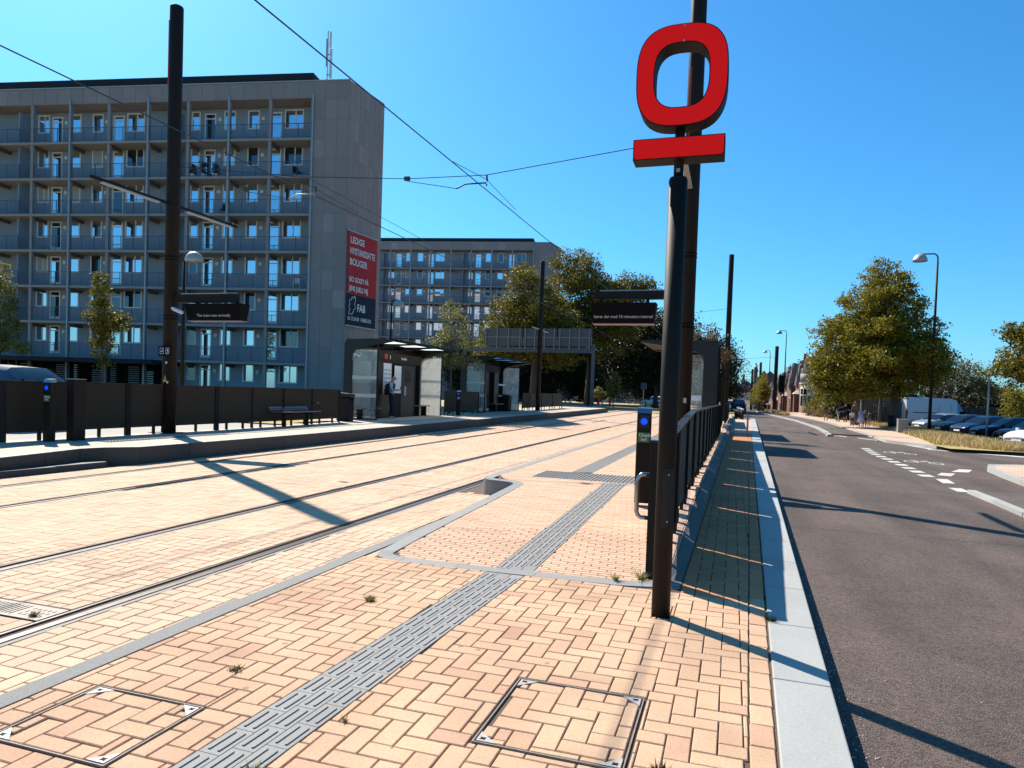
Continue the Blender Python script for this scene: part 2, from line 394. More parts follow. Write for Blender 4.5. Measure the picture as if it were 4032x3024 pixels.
def herring(x0, x1, y0, y1, w=.1085):
    res = []
    i0, i1 = int(math.floor(x0/w))-2, int(math.ceil(x1/w))+2; j0, j1 = int(math.floor(y0/w))-2, int(math.ceil(y1/w))+2
    for i in range(i0, i1):
        for j in range(j0, j1):
            c = (i-j) % 4
            if c == 0: r = (i*w, (i+2)*w, j*w, (j+1)*w)
            elif c == 3: r = (i*w, (i+1)*w, j*w, (j+2)*w)
            else: continue
            r = (max(r[0], x0), min(r[1], x1), max(r[2], y0), min(r[3], y1))
            if r[1]-r[0] > .02 and r[3]-r[2] > .02: res.append(r)
    return res
def bond(x0, x1, y0, y1, lx, ly, off=.5):
    res = []; j = 0; y = y0
    while y < y1:
        x = x0-((j*off) % 1)*lx
        while x < x1:
            r = (max(x, x0), min(x+lx, x1), y, min(y+ly, y1))
            if r[1]-r[0] > .02 and r[3]-r[2] > .015: res.append(r)
            x += lx
        y += ly; j += 1
    return res
camp = np.array([0, 0, 1.5])
def seen(x, y, z=0, marg=.06):
    d = Vector((x, y, z))-Vector((0, 0, 1.5)); k = d.dot(fw)
    if k < .3: return False
    u = d.dot(r2)/k*2734/4032; v = d.dot(u2)/k*2734/4032
    return abs(u) < .5+marg and -(.375+marg)+.0285 < v < .375+marg+.0285
brick_cache = {}
def lay(rects, parent, m, zf, nobj=300, gap=.006, jit=.0012, nm='brick', far_simple=6.0):
    """nearest nobj seen bricks as objects, the rest joined"""
    rects = [r for r in rects if seen((r[0]+r[1])/2, (r[2]+r[3])/2, zf((r[0]+r[1])/2, (r[2]+r[3])/2))]
    rects.sort(key=lambda r: ((r[0]+r[1])/2)**2+((r[2]+r[3])/2)**2)
    b = MB()
    for k, (x0, x1, y0, y1) in enumerate(rects):
        cx, cy = (x0+x1)/2, (y0+y1)/2; lx, ly = x1-x0-gap, y1-y0-gap
        cx += random.uniform(-.001, .001); cy += random.uniform(-.001, .001)
        z = zf(cx, cy)+random.uniform(-jit, jit)
        if k < nobj:
            key = (round(lx, 3), round(ly, 3), m.name)
            if key not in brick_cache: brick_cache[key] = brick_mesh(lx, ly, m=m)
            o = inst(nm, brick_cache[key], parent, (cx, cy, z))
            o.rotation_euler = (random.uniform(-.008, .008)+math.atan2(zf(cx, cy+.1)-zf(cx, cy), .1), random.uniform(-.008, .008), random.uniform(-.006, .006))
        else:
            hx, hy = lx/2, ly/2; s = zf(cx, cy+hy)-zf(cx, cy)
            t0, t1 = random.uniform(-.0008, .0008), random.uniform(-.0008, .0008)
            c = .0035
            za, zb = z-s, z+s
            dist = math.hypot(cx, cy); i = len(b.v)
            if dist < far_simple:
                b.v += [(cx-hx, cy-hy, za-.02), (cx+hx, cy-hy, za-.02), (cx+hx, cy+hy, zb-.02), (cx-hx, cy+hy, zb-.02),
                        (cx-hx, cy-hy, za-c), (cx+hx, cy-hy, za-c), (cx+hx, cy+hy, zb-c), (cx-hx, cy+hy, zb-c),
                        (cx-hx+c, cy-hy+c, za+t0), (cx+hx-c, cy-hy+c, za+t1), (cx+hx-c, cy+hy-c, zb-t0), (cx-hx+c, cy+hy-c, zb-t1)]
                fs = ((0, 1, 5, 4), (1, 2, 6, 5), (2, 3, 7, 6), (3, 0, 4, 7), (4, 5, 9, 8), (5, 6, 10, 9), (6, 7, 11, 10), (7, 4, 8, 11), (8, 9, 10, 11))
            else:
                b.v += [(cx-hx, cy-hy, za-.012), (cx+hx, cy-hy, za-.012), (cx+hx, cy+hy, zb-.012), (cx-hx, cy+hy, zb-.012),
                        (cx-hx, cy-hy, za), (cx+hx, cy-hy, za), (cx+hx, cy+hy, zb), (cx-hx, cy+hy, zb)]
                fs = ((0, 1, 5, 4), (1, 2, 6, 5), (2, 3, 7, 6), (3, 0, 4, 7), (4, 5, 6, 7))
            for f in fs: b.f.append(tuple(i+q for q in f)); b.m.append(0)
    if b.f: b.build(nm, m, parent, kind='stuff')
# covers as holes (x0,x1,y0,y1)
CV1 = (-1.02, -.345, 2.755, 3.49); CV2 = (-2.90, -2.255, 2.05, 2.615)
def txl(y): return -2.045+.037*(y-1.5)   # tactile strip left edge
TW = .325
# ---- crossing pavement
cross = sheet('crossing_pavement', sand, lambda y: [-3.26, xkl(y)], [.8, 2, 3, 4, 5, 5.7], lambda x, y: -.010)
rs = []
for r in herring(-3.085, .60, 1.0, 5.49):
    yc = (r[2]+r[3])/2
    lim = xkl(yc)-.125
    if r[0] >= lim: continue
    r = (r[0], min(r[1], lim), r[2], r[3])
    if r[1]-r[0] < .02: continue
    rs += sub_rect(r, [(txl(yc), txl(yc)+TW, 0, 9), CV1, CV2, (-.47, -.35, 4.81, 4.93)])
y = 1.0
while y < 5.5:      # edge course of whole bricks beside the kerb
    rs.append((xkl(y+.1)-.122, xkl(y+.1)-.012, y, y+.216)); y += .218
lay(rs, cross, brickm, lambda x, y: 0.0, 300)
# header course along the granite strip
# ---- tram track paving
track = sheet('track_pavement', sand, lambda y: [-10.6, -9, -7, -5, -3.2], [0, 5, 15, 25, 35], lambda x, y: zg(x, y)-.010)
rl = []
for k, (a, b_) in enumerate((('A', 'strip'), ('B', 'A'), ('C', 'B'), ('D', 'C'), ('edge', 'D'))):
    for r in herring(-10.1, -3.2, .8, 34, .1085):
        yc = (r[2]+r[3])/2
        hi = -3.21 if b_ == 'strip' else railx(b_, yc)-.135
        lo = railx(a, yc)+.075 if a != 'edge' else -10.02
        if yc > 9.6 and b_ == 'strip': continue
        x0, x1 = max(r[0], lo), min(r[1], hi)
        if x1-x0 > .02: rl += sub_rect((x0, x1, r[2], r[3]), [(-4.66, -4.02, 3.16, 3.40)])
lay(rl, track, trackm, zg, 300, gap=.005)
# far paving: texture takes over
def brick_tex(name, c1, c2, mort, scale, bw, bh, rot=0, moff=.5):
    m = bpy.data.materials.new(name); m.use_nodes = True; n = m.node_tree.nodes; l = m.node_tree.links; p = n['Principled BSDF']
    p.inputs['Roughness'].default_value = .85
    g = n.new('ShaderNodeNewGeometry'); mp = n.new('ShaderNodeMapping'); mp.inputs['Rotation'].default_value = (0, 0, rot); l.new(g.outputs['Position'], mp.inputs[0])
    b = n.new('ShaderNodeTexBrick'); b.inputs['Scale'].default_value = scale; b.inputs['Brick Width'].default_value = bw; b.inputs['Row Height'].default_value = bh
    b.inputs['Mortar Size'].default_value = .01; b.inputs['Color1'].default_value = (*c1, 1); b.inputs['Color2'].default_value = (*c2, 1); b.inputs['Mortar'].default_value = (*mort, 1)
    b.offset = moff
    l.new(mp.outputs[0], b.inputs['Vector'])
    ns = n.new('ShaderNodeTexNoise'); ns.inputs['Scale'].default_value = .7; ns.inputs['Detail'].default_value = 5; l.new(g.outputs['Position'], ns.inputs['Vector'])
    h = n.new('ShaderNodeHueSaturation'); mm = n.new('ShaderNodeMapRange'); mm.inputs['To Min'].default_value = .8; mm.inputs['To Max'].default_value = 1.2
    l.new(ns.outputs['Fac'], mm.inputs[0]); l.new(mm.outputs[0], h.inputs['Value']); l.new(b.outputs[0], h.inputs['Color']); l.new(h.outputs[0], p.inputs['Base Color'])
    MT[name] = m; return m
fartrack = brick_tex('far_track_brick', (.56, .385, .262), (.51, .34, .23), (.2, .13, .09), 1, .22, .11)
farplat = brick_tex('far_platform_brick', (.58, .44, .33), (.52, .34, .25), (.2, .13, .09), 1, .23, .056)
leftplat = brick_tex('left_platform_paving', (.52, .43, .33), (.47, .37, .27), (.34, .27, .21), 1, .22, .11)
farpav = brick_tex('pavement_brick', (.62, .43, .30), (.55, .36, .25), (.25, .16, .11), 1, .22, .11)
sheet('far_track_pavement', fartrack, lambda y: [-10.2, -9, -7, -5, -3.3], [34, 45, 55, 66, 75, 82], lambda x, y: zg(x, y)-.002)
# ---- rails
for k in 'ABCD':
    t = thing('tram_rail', {'A': 'nearest grooved tram rail, running up to the notch in the near platform', 'B': 'second grooved tram rail, beyond the nearest one', 'C': 'third tram rail, first rail of the far track', 'D': 'farthest tram rail, close to the left platform edge'}[k], 'tram rail', (railx(k, 3), 3, 0), 0, 'tram rails')
    yy = [.8, 2, 4, 6, 8, 10, 14, 18, 22, 26, 30, 36, 44, 52, 60, 70, 80]
    def strip(nm, a, b_, zt, m, depth=.03):
        bb = MB(); R = [((railx(k, q)+a, q), (railx(k, q)+b_, q)) for q in yy]
        for (p0, p1), (q0, q1) in zip(R, R[1:]):
            z0 = zg(p0[0], p0[1])+zt; z1 = zg(q0[0], q0[1])+zt
            bb.hexa([(*p0, z0-depth), (*p1, z0-depth), (*q1, z1-depth), (*q0, z1-depth)], [(*p0, z0), (*p1, z0), (*q1, z1), (*q0, z1)])
        bb.build(nm, m, t, True)
    strip('rail_head', -.028, .028, .003, steel)
    strip('rail_lip', -.118, -.098, .002, steel)
    strip('groove', -.097, -.029, -.024, black, .01)
    strip('filler_and_shadow_line', .030, .070, -.003, railg)
    strip('filler_and_shadow_line', -.132, -.1185, -.012, black)  # black strip painted as a shadow line between rail lip and bricks
# ---- granite mortar strip between track and crossing
b = MB(); pts = [(.8, -3.235), (2, -3.235), (4, -3.24), (5.6, -3.24), (6.6, -3.22), (7.4, -3.19)]
for (y0, x0), (y1, x1) in zip(pts, pts[1:]):
    b.hexa([(x0+.03, y0, -.02), (x0+.145, y0, -.02), (x1+.145, y1, -.02), (x1, y1, -.02)], [(x0+.03, y0, .001), (x0+.145, y0, .001), (x1+.145, y1, .001), (x1, y1, .001)])
b.build('granite_channel', gmort, kind='structure')
b = MB().poly([(-3.085, 5.4, -.008), (-3.0, 5.4, -.008), (-3.0, 7.5, -.008), (-3.06, 7.5, -.008)]).build('channel_infill', trackm, kind='structure')

# ------------------------------------------------------------------ near platform (right track)
# outer outline, from front-right corner round to the notch and on
def arc(cx, cy, r, a0, a1, n=7): return [(cx+r*math.cos(math.radians(lerp(a0, a1, i/n))), cy+r*math.sin(math.radians(lerp(a0, a1, i/n)))) for i in range(n+1)]
outer = [(-.33, 5.62)]+[(-.8, 5.50), (-1.5, 5.47), (-2.2, 5.455), (-2.72, 5.46)]+arc(-2.80, 5.72, .24, -95, -180, 6)+[(-3.03, 6.3), (-3.0, 7.2), (-2.95, 8.2), (-2.92, 9.0)]+arc(-3.06, 9.35, .15, 0, 85, 5)+[(-3.2, 9.53)]+arc(-3.28, 9.74, .20, -90, -180, 5)+[(-3.48, 10.4), (-3.48, 12), (-3.48, 16), (-3.47, 24), (-3.46, 40), (-3.45, 62)]
def offset(pl, d):
    out = []
    for i, p in enumerate(pl):
        a = Vector(pl[max(i-1, 0)]); c = Vector(pl[min(i+1, len(pl)-1)]); t = (c-a).normalized(); nrm = Vector((t.y, -t.x))
        out.append((p[0]+nrm.x*d, p[1]+nrm.y*d))
    return out
inner = offset(outer, .145)
plat = thing('platform_edge', 'grey granite edging that curves round the near paved platform and drops to the rail', 'platform edge', (-2, 5.5, 0))
for i in range(len(outer)-1):
    a, b_, c, d = outer[i], outer[i+1], inner[i+1], inner[i]
    if math.hypot(b_[0]-a[0], b_[1]-a[1]) < .01: continue
    g = .003
    z = [zp(q[1])+.002 for q in (a, b_, c, d)]
    bb = MB().hexa([(a[0], a[1], -.05), (b_[0], b_[1], -.05), (c[0], c[1], -.05), (d[0], d[1], -.05)], [(a[0], a[1], z[0]), (b_[0], b_[1], z[1]), (c[0], c[1], z[2]), (d[0], d[1], z[3])])
    bb.build('edge_stone', granite, plat, True, bevel=.004 if i < 22 else 0)
# platform base sheet
def pxl(y):   # inner left limit of brick field
    return interp(y, (5.55, 5.75, 6, 7.2, 8.2, 9.0, 9.45, 9.75, 10.0, 60), (-2.75, -2.88, -2.89, -2.85, -2.80, -2.775, -2.85, -3.2, -3.335, -3.31))
ysp = [5.5, 5.75, 6, 7.2, 8.2, 9.0, 9.3, 9.5, 9.75, 10, 12, 20, 30, 45, 62]
pbase = sheet('platform_pavement', sand, lambda y: [pxl(y)-.05, -1.5, xbr(y)-.10], ysp, lambda x, y: zp(y)-.010)
rp = []
TT = (-2.86, -1.30, 10.05, 10.95)
for r in bond(-3.4, .2, 5.6, 33, .212, .056, .37):
    yc = (r[2]+r[3])/2; lo = pxl(yc)+.003; hi = xbr(yc)-.115
    x0, x1 = max(r[0], lo), min(r[1], hi)
    if x1-x0 < .02: continue
    holes = [TT]
    if yc < 10.05: holes.append((txl2 := -1.87+.033*(yc-5.6), txl2+TW, 0, 50))
    elif yc > 10.9: holes.append((-2.44, -2.115, 0, 50))
    if .3 > abs(yc-5.84): holes.append((-.66, -.5, 5.78, 5.92))
    rp += sub_rect((x0, x1, r[2], r[3]), holes)
lay(rp, pbase, platm, lambda x, y: zp(y), 300, gap=.004, jit=.0008)
sheet('far_platform_pavement', farplat, lambda y: [-3.33, -1.5, xbr(y)-.10], [33, 40, 50, 62], lambda x, y: .2505)
# ---- tactile guidance tiles
tl = bpy.data.meshes.new('tactile_tile')
bb = MB().box(-.0515, .0515, -.103, .103, -.03, 0)
for sx in (-.024, .024):
    n = 6; rr = .008
    bb.extr(arc(0, .072, rr, 0, 180, 5)+arc(0, -.072, rr, 180, 360, 5), lambda a, c, sx=sx: (sx+a, c, 0.0), lambda a, c, sx=sx: (sx+a*.75, c, .0055))
tl.from_pydata(bb.v, [], bb.f); tl.materials.append(granite); tl.update()
strip_near = thing('tactile_strip', 'ribbed grey guidance strip crossing the foreground bricks diagonally', 'tactile paving', (-1.9, 3.5, 0), 0, 'ribbed guidance strips')
strip_plat = thing('tactile_strip', 'ribbed grey guidance strip climbing the near platform ramp to the studded patch', 'tactile paving', (-1.7, 8, 0), 0, 'ribbed guidance strips')
strip_far = thing('tactile_strip', 'ribbed grey guidance strip running along the platform beyond the studded patch', 'tactile paving', (-2.3, 15, 0), 0, 'ribbed guidance strips')
def tiles(par_, fx, y0, y1, zf, slope, lo_=None, hi_=None):
    y = y0
    row = 0
    while y < y1:
        for c in range(3):
            yy_ = y+(.07 if c == 1 else (.14 if c == 2 else 0))
            if yy_+.103 > y1+.09: continue
            x = fx(yy_)+.054+c*.108
            o = inst('tactile_tile', tl, par_, (0, 0, 0)); o.matrix_parent_inverse = par_.matrix_basis.inverted()
            o.location = (x, yy_, zf(yy_)+.0005); o.rotation_euler = (math.atan2(zf(yy_+.1)-zf(yy_), .1), 0, -slope)
        y += .2095; row += 1
    for c in range(3):      # cut pieces closing the strip at both ends
        off = (0, .07, .14)[c]; first = y0+off-.103; k = 0
        while y0+k*.2095+off+.103 <= y1+.09: k += 1
        last = y0+(k-1)*.2095+off+.106
        for a, c_ in ((lo_, first), (last, hi_)):
            if a is None or c_ is None or c_-a < .02: continue
            xa = fx((a+c_)/2)+.0025+c*.108; ym = (a+c_)/2; z = zf(ym)
            MB().hexa([(xa, a, z-.03), (xa+.103, a, z-.03), (xa+.103, c_-.004, z-.03), (xa, c_-.004, z-.03)], [(xa, a, zf(a)), (xa+.103, a, zf(a)), (xa+.103, c_-.004, zf(c_)), (xa, c_-.004, zf(c_))]).build('tactile_tile', granite, par_, True)
tiles(strip_near, txl, 1.55, 5.37, lambda y: 0, .037, None, 5.452)
tiles(strip_plat, lambda y: -1.87+.033*(y-5.6), 5.72, 9.9, zp, .033, 5.612, 10.046)
tiles(strip_far, lambda y: -2.44, 11.1, 30, zp, 0)
# studded patch
stud = thing('tactile_patch', 'wide studded warning patch laid across the near platform', 'tactile paving', (-2, 10.5, .25))
b = MB().box(TT[0], TT[1], TT[2], TT[3], .2, .2495); b.build('slab', granite, stud, True)
b = MB()
xx = TT[0]+.03
while xx < TT[1]-.02:
    yy_ = TT[2]+.05
    while yy_ < TT[3]-.05:
        b.box(xx, xx+.026, yy_, yy_+.07, .2495, .2600); yy_ += .13
    xx += .058
b.build('stud', granite, stud, True, kind='stuff')
# ---- inspection covers
def cover(cv, label, seed, rot=0):
    random.seed(seed)
    x0, x1, y0, y1 = cv; t = thing('inspection_cover', label, 'inspection cover', ((x0+x1)/2, (y0+y1)/2, 0), 0, 'brick filled inspection covers')
    fr = MB()
    for o_, w_ in ((.012, .005),):
        a0, a1, c0, c1 = x0+o_, x1-o_, y0+o_, y1-o_
        fr.box(a0, a1, c0, c0+w_, -.03, .001); fr.box(a0, a1, c1-w_, c1, -.03, .001); fr.box(a0, a0+w_, c0+w_, c1-w_, -.03, .001); fr.box(a1-w_, a1, c0+w_, c1-w_, -.03, .001)
    fr.build('frame', coverm, t, True)
    MB().quad((x0, y0, -.028), (x1, y0, -.028), (x1, y1, -.028), (x0, y1, -.028)).build('tray', black, t, True)
    k = .090
    for (cx, cy, sx, sy) in ((x0, y0, 1, 1), (x1, y0, -1, 1), (x1, y1, -1, -1), (x0, y1, 1, -1)):
        px_, py_ = cx+.026*sx, cy+.026*sy
        pl_ = [(px_, py_), (px_+k*sx, py_), (px_, py_+k*sy*.9)]
        if sx*sy < 0: pl_ = pl_[::-1]
        b = MB().extr(pl_, lambda a, c: (a, c, -.02), lambda a, c: (a, c, .0015)); o = b.build('corner_plate', platem, t, True)
        hx, hy = px_+k*.27*sx, py_+k*.25*sy
        hole = MB().poly([(hx+.020*math.cos(q)*(1 if i % 2 else .5), hy+.015*math.sin(q)*(1 if i % 2 else .6), .0022) for i, q in enumerate([j*PI/4 for j in range(8)])])
        hole.build('key_hole', black, t, True)
    tris = [(x0+.02, x0+.085, y0+.02, y0+.075), (x1-.085, x1-.02, y0+.02, y0+.075), (x0+.02, x0+.085, y1-.075, y1-.02), (x1-.085, x1-.02, y1-.075, y1-.02)]
    for r in herring(x0+.026, x1-.026, y0+.026, y1-.026):
        for q in sub_rect(r, tris):
            key = (round(q[1]-q[0]-.006, 3), round(q[3]-q[2]-.006, 3), brickm.name)
            if key not in brick_cache: brick_cache[key] = brick_mesh(key[0], key[1], m=brickm)
            o = inst('brick', brick_cache[key], t, ((q[0]+q[1])/2-t.location.x, (q[2]+q[3])/2-t.location.y, random.uniform(-.004, .0015)))
            o.rotation_euler = (random.uniform(-.012, .012), random.uniform(-.012, .012), random.uniform(-.01, .01))
cover(CV1, 'square brick filled cover with pale corner plates near the kerb side, bottom centre', 3)
cover(CV2, 'brick filled cover with pale corner plates left of the guidance strip', 5)
random.seed(11)
# drain grate beside rail A
t = thing('drain_grate', 'steel drain grate set in the bricks beside the nearest rail', 'drain grate', (-4.35, 3.28, 0))
MB().box(-4.66, -4.02, 3.16, 3.40, -.03, -.010).build('frame', railg, t, True)
b = MB()
b.box(-4.65, -4.03, 3.17, 3.20, -.0098, -.002); b.box(-4.65, -4.03, 3.36, 3.39, -.0098, -.002); b.box(-4.28, -4.03, 3.2005, 3.3595, -.0098, -.002)
for i in range(11): b.box(-4.65+i*.035, -4.63+i*.035, 3.2005, 3.3595, -.0098, -.002)
for i in range(5):
    for j in range(3): b.box(-4.25+i*.042, -4.24+i*.042, 3.215+j*.05, 3.24+j*.05, -.0018, .001)
b.build('grating', coverm, t, True)

# ------------------------------------------------------------------ kerb, sidewalk, road
walk = sheet('side_pavement', sand, lambda y: [xbr(y)-.02, xkl(y)], [5.6, 10, 20, 30, 40, 60], lambda x, y: -.010)
rw = []
for r in herring(-.4, 1.2, 5.45, 34):
    yc = (r[2]+r[3])/2; lo = xbr(yc)+.004; hi = xkl(yc)-.125
    x0, x1 = max(r[0], lo), min(r[1], hi)
    if x1-x0 > .02: rw.append((x0, x1, r[2], r[3]))
y = 5.5
while y < 34: rw.append((xkl(y+.1)-.122, xkl(y+.1)-.012, y, y+.216)); y += .218
lay(rw, walk, walkm, lambda x, y: 0.0, 300)
sheet('far_side_pavement', farpav, lambda y: [xbr(y), xkl(y)], [34, 45, 60], lambda x, y: .001)
b = MB(); R_ = np.random.default_rng(9)
for k in range(1500):
    y_ = 1+R_.random()**1.5*18; x_ = xkr(y_)+.03+abs(R_.normal(0, .10)) if k % 4 else xkr(y_)+R_.random()*4; r_ = R_.uniform(.0015, .0055)
    b.hexa([(x_-r_, y_-r_, -.121), (x_+r_, y_-r_*.7, -.121), (x_+r_*.8, y_+r_, -.121), (x_-r_, y_+r_, -.121)], [(x_-r_*.5, y_-r_*.6, -.12+r_), (x_+r_*.5, y_-r_*.4, -.12+r_), (x_+r_*.5, y_+r_*.5, -.12+r_), (x_-r_*.6, y_+r_*.5, -.12+r_)])
tag(b.build('grit', granl, kind='stuff'), 'scattered pale grit and small stones on the asphalt along the kerb', 'grit')
# platform band on the road side
band = thing('granite_band', 'granite band between the railing and the shaded roadside bricks', 'kerb', (-.4, 6, 0))
y = 5.62
while y < 60:
    L = .98 if y < 30 else 4; y1 = y+L
    w_ = .135
    b = MB().hexa([(xbr(y)-w_, y, -.05), (xbr(y), y, -.05), (xbr(y1), y1-.005, -.05), (xbr(y1)-w_, y1-.005, -.05)],
                  [(xbr(y)-w_, y, zp(y)+.003), (xbr(y), y, max(.005, zp(y)-.06)), (xbr(y1), y1-.005, max(.005, zp(y1)-.06)), (xbr(y1)-w_, y1-.005, zp(y1)+.003)])
    b.build('edge_stone', bandg, band, True); y = y1
kerb = thing('kerb', 'broad pale granite kerb between the roadside bricks and the asphalt', 'kerb', (.4, 3, 0))
y = 1.0
while y < 61:
    L = 1.0 if y < 30 else 3; y1 = y+L-.005
    z0, z1 = .004, .002
    b = MB().hexa([(xkl(y), y, -.14), (xkr(y)+.012, y, -.14), (xkr(y1)+.012, y1, -.14), (xkl(y1), y1, -.14)],
                  [(xkl(y), y, z0), (xkr(y), y, z1), (xkr(y1), y1, z1), (xkl(y1), y1, z0)])
    b.build('kerb_stone', granl, kerb, True, bevel=.008 if y < 12 else 0); y += L
# road
def zr(x, y):
    if y > 100: return interp(y, (100, 125, 170, 240, 380, 480), (-.12+.0035*50, -.15, -1.7, -1.2, 3.7, 7.8))
    return -.12+.0035*max(0, y-50)
yr = [-3, 2, 6, 12, 20, 30, 40, 50, 60, 70, 85, 100, 110, 125, 145, 170, 200, 240, 290, 340, 380, 430]
sheet('road', asph, lambda y: ([.30, 3, 5, 8, 14, 40] if y < 34 else ([.5, 3, 5.2, 8, 14, 40] if y < 36 else [.5, 2.2, 3, 4, 5.2, 7.0])), yr, zr)
sheet('tram_reservation', farplat, lambda y: [-9, -5, .45], [110, 125, 145, 170, 200, 240, 290, 340, 380], lambda x, y: zr(x, y)+.06)
# cycle track beyond the divider kerb
def divx(y): return interp(y, (36, 38, 41.7, 49.7, 63.9, 78.5, 94, 120, 400), (4.6, 4.61, 4.87, 5.21, 5.1, 4.3, 3.4, 3.1, 3.1))
def pavx(y): return interp(y, (31, 34.1, 40, 46.5, 58, 69, 84, 102, 183, 400), (7.65, 6.45, 6.8, 6.95, 7.3, 7.05, 6.1, 5.0, 5.6, 5.6))
sheet('cycle_track', asph2, lambda y: [divx(y)+.2, pavx(y)], [40, 45, 50, 60, 70, 80, 90, 100], lambda x, y: zr(x, y)+.05)
def kerbline(name, label, pts, wd=.16, h=.12, m=granl, group=None, L=1.1, zb=-.12):
    t = thing(name, label, 'kerb', (pts[0][0], pts[0][1], 0), 0, group)
    for (x0, y0), (x1, y1) in zip(pts, pts[1:]):
        d = Vector((x1-x0, y1-y0)); n_ = max(1, int(d.length/L)); dn = d.normalized(); nn = Vector((dn.y, -dn.x))*wd
        for k in range(n_):
            a = Vector((x0, y0))+d*(k/n_); c = Vector((x0, y0))+d*((k+1)/n_)-dn*.012
            zz_ = zr(a.x, a.y); j = random.uniform(-.008, .008)
            MB().hexa([(a.x, a.y, zz_-.05), (a.x+nn.x, a.y+nn.y, zz_-.05), (c.x+nn.x, c.y+nn.y, zz_-.05), (c.x, c.y, zz_-.05)],
                      [(a.x+j, a.y, zz_+h), (a.x+nn.x*.9, a.y+nn.y*.9, zz_+h), (c.x+nn.x*.9, c.y+nn.y*.9, zz_+h), (c.x+j, c.y, zz_+h)]).build('kerb_stone', m, t, True)
    return t
kerbline('kerb', 'rough stone kerb dividing the road from the cycle track beyond the junction', [(4.55, 37.6)]+[(divx(y), y) for y in (41.7, 49.7, 57, 63.9, 71, 78.5, 86, 94, 110)], .22, .11, L=2)
kerbline('kerb', 'low rough kerb along the brick pavement where the people walk', [(7.7, 31.0), (6.5, 34.1), (6.8, 40), (6.95, 46.5), (7.3, 58), (7.05, 69), (6.1, 84), (5.0, 102)], .14, .12, L=2)
kerbline('kerb', 'rough granite kerb at the right edge of the road beside the cycle path', [(4.35, 15.3), (4.33, 13.8), (4.28, 12.4), (4.2, 10.5), (4.0, 8)], -.16, .07)
kerbline('kerb', 'curved granite kerb round the brick corner at the right edge', [(9.5, 23.2), (7.6, 22.6), (6.75, 22.1), (6.4, 21.0), (6.22, 19.6), (6.02, 17.6), (5.9, 16.0)], -.16, .12)
kerbline('kerb', 'dark kerb along the dry grass bank of the side street', [(7.7, 31.05), (8.65, 29.9), (10.05, 29.3), (13, 28.5), (20, 27)], -.14, .12, grand)
MB().poly([(4.36, 15.2, -.062), (4.28, 10, -.062), (9, 6, -.062), (12, 17, -.062), (5.9, 15.9, -.062), (5.5, 15.6, -.062)][::1]).build('cycle_path', asph2, kind='structure')
MB().poly([(6.1, 16.0, -.005), (14, 15, -.005), (14, 24, -.005), (7.6, 22.5, -.005), (6.85, 22.0, -.005), (6.5, 21.0, -.005), (6.36, 19.6, -.005)]).build('corner_pavement', farpav, kind='structure')
# right pavement
def pavr(y): return interp(y, (31, 31.9, 37.5, 44.4, 57.3, 66, 93, 400), (7.7, 7.75, 8.5, 9.1, 9.7, 9.3, 9.5, 9.5))
sheet('right_pavement', farpav, lambda y: [pavx(y)+.1, pavr(y)], [31.2, 34.1, 37.5, 40, 44.4, 50, 58, 66, 75, 84, 93, 102, 110, 140, 183], lambda x, y: zr(x, y)+.125)
sheet('grass_bank', grassm, lambda y: [pavr(y)-.02, 11.2, 12.2, 13.6, 22], [29.2, 31.9, 34, 36, 37.5, 44.4, 50, 57, 66, 75, 93], lambda x, y: interp(x, (11.2, 12.2, 13.6), ((.02+zr(x, y)+.10) if y > 31 else .01, -.12, -.40 if y > 35 else -.12)))
sheet('car_park', asph, lambda y: [12.6, 20, 60], [34, 50, 70, 90], lambda x, y: -.40 if x > 13 else -.25)
b = MB()
for y0, y1 in ((84, 120), (125, 190)):
    b.quad((5.15, y0, zr(0, y0)+.14), (6.3, y0, zr(0, y0)+.14), (6.4, y1, zr(0, y1)+.14), (5.15 if y0 > 100 else 4.9, y1, zr(0, y1)+.14))
b.build('median_grass', grassm, kind='structure')
# side street beyond, left side fields behind the stop
sheet('left_ground', concw, lambda y: [-60, -30, -13.6, -12.6], [-2, 15, 30, 45, 60, 76], lambda x, y: .12+zg(-12, y))
sheet('left_verge', grassm, lambda y: [-60, -30, -9, .2], [64, 66, 70, 74, 78], lambda x, y: .21 + (0 if y > 65 else -.1))
sheet('cross_street', asph, lambda y: [-90, -30, -9, .3], [78, 84, 92, 98], lambda x, y: .225)
sheet('park_grass', grassm, lambda y: [-120, -30, -9, .3], [92, 100, 115, 135], lambda x, y: .26)
sheet('lot_ground', grassm, lambda y: [-90, -40, -13], [20, 45, 50, 64], lambda x, y: .16+zg(-12, y))

# road markings
def marks(pts, label, name='road_marking', z=-.116, group=None, cat='road marking'):
    b = MB()
    for q in pts: b.poly([(x, y, zr(x, y)+.004+(z+.116)) for x, y in q])
    return tag(b.build(name, paint), label, cat, group)
dash = []
for k in range(11):
    y = 28.8-k*1.0; x = interp(y, (18.6, 21.6, 25.9, 28.8), (4.26, 4.37, 4.43, 4.64))
    dash.append([(x, y), (x+.30, y+.10), (x+.31, y-.42), (x+.01, y-.50)][::-1])
for q in dash: tag(MB().poly([(x, y, -.115) for x, y in q][::-1]).build('road_marking', paint), 'one of the short white blocks in the row between road and cycle crossing', 'road marking', 'row of white blocks on the road')
for q in ([(4.74, 18.94), (5.03, 19.7), (5.32, 19.66), (5.0, 18.8)], [(5.38, 20.22), (5.82, 21.18), (6.12, 21.2), (5.78, 20.28)], [(4.47, 17.94), (4.72, 17.97), (4.62, 17.05), (4.37, 17.0)], [(4.24, 16.1), (4.49, 16.15), (4.46, 15.45), (4.24, 15.48)]):
    tag(MB().poly([(x, y, -.115) for x, y in q][::-1]).build('road_marking', paint), 'large white block near the stone kerb at the road edge', 'road marking', 'large white blocks by the corner')
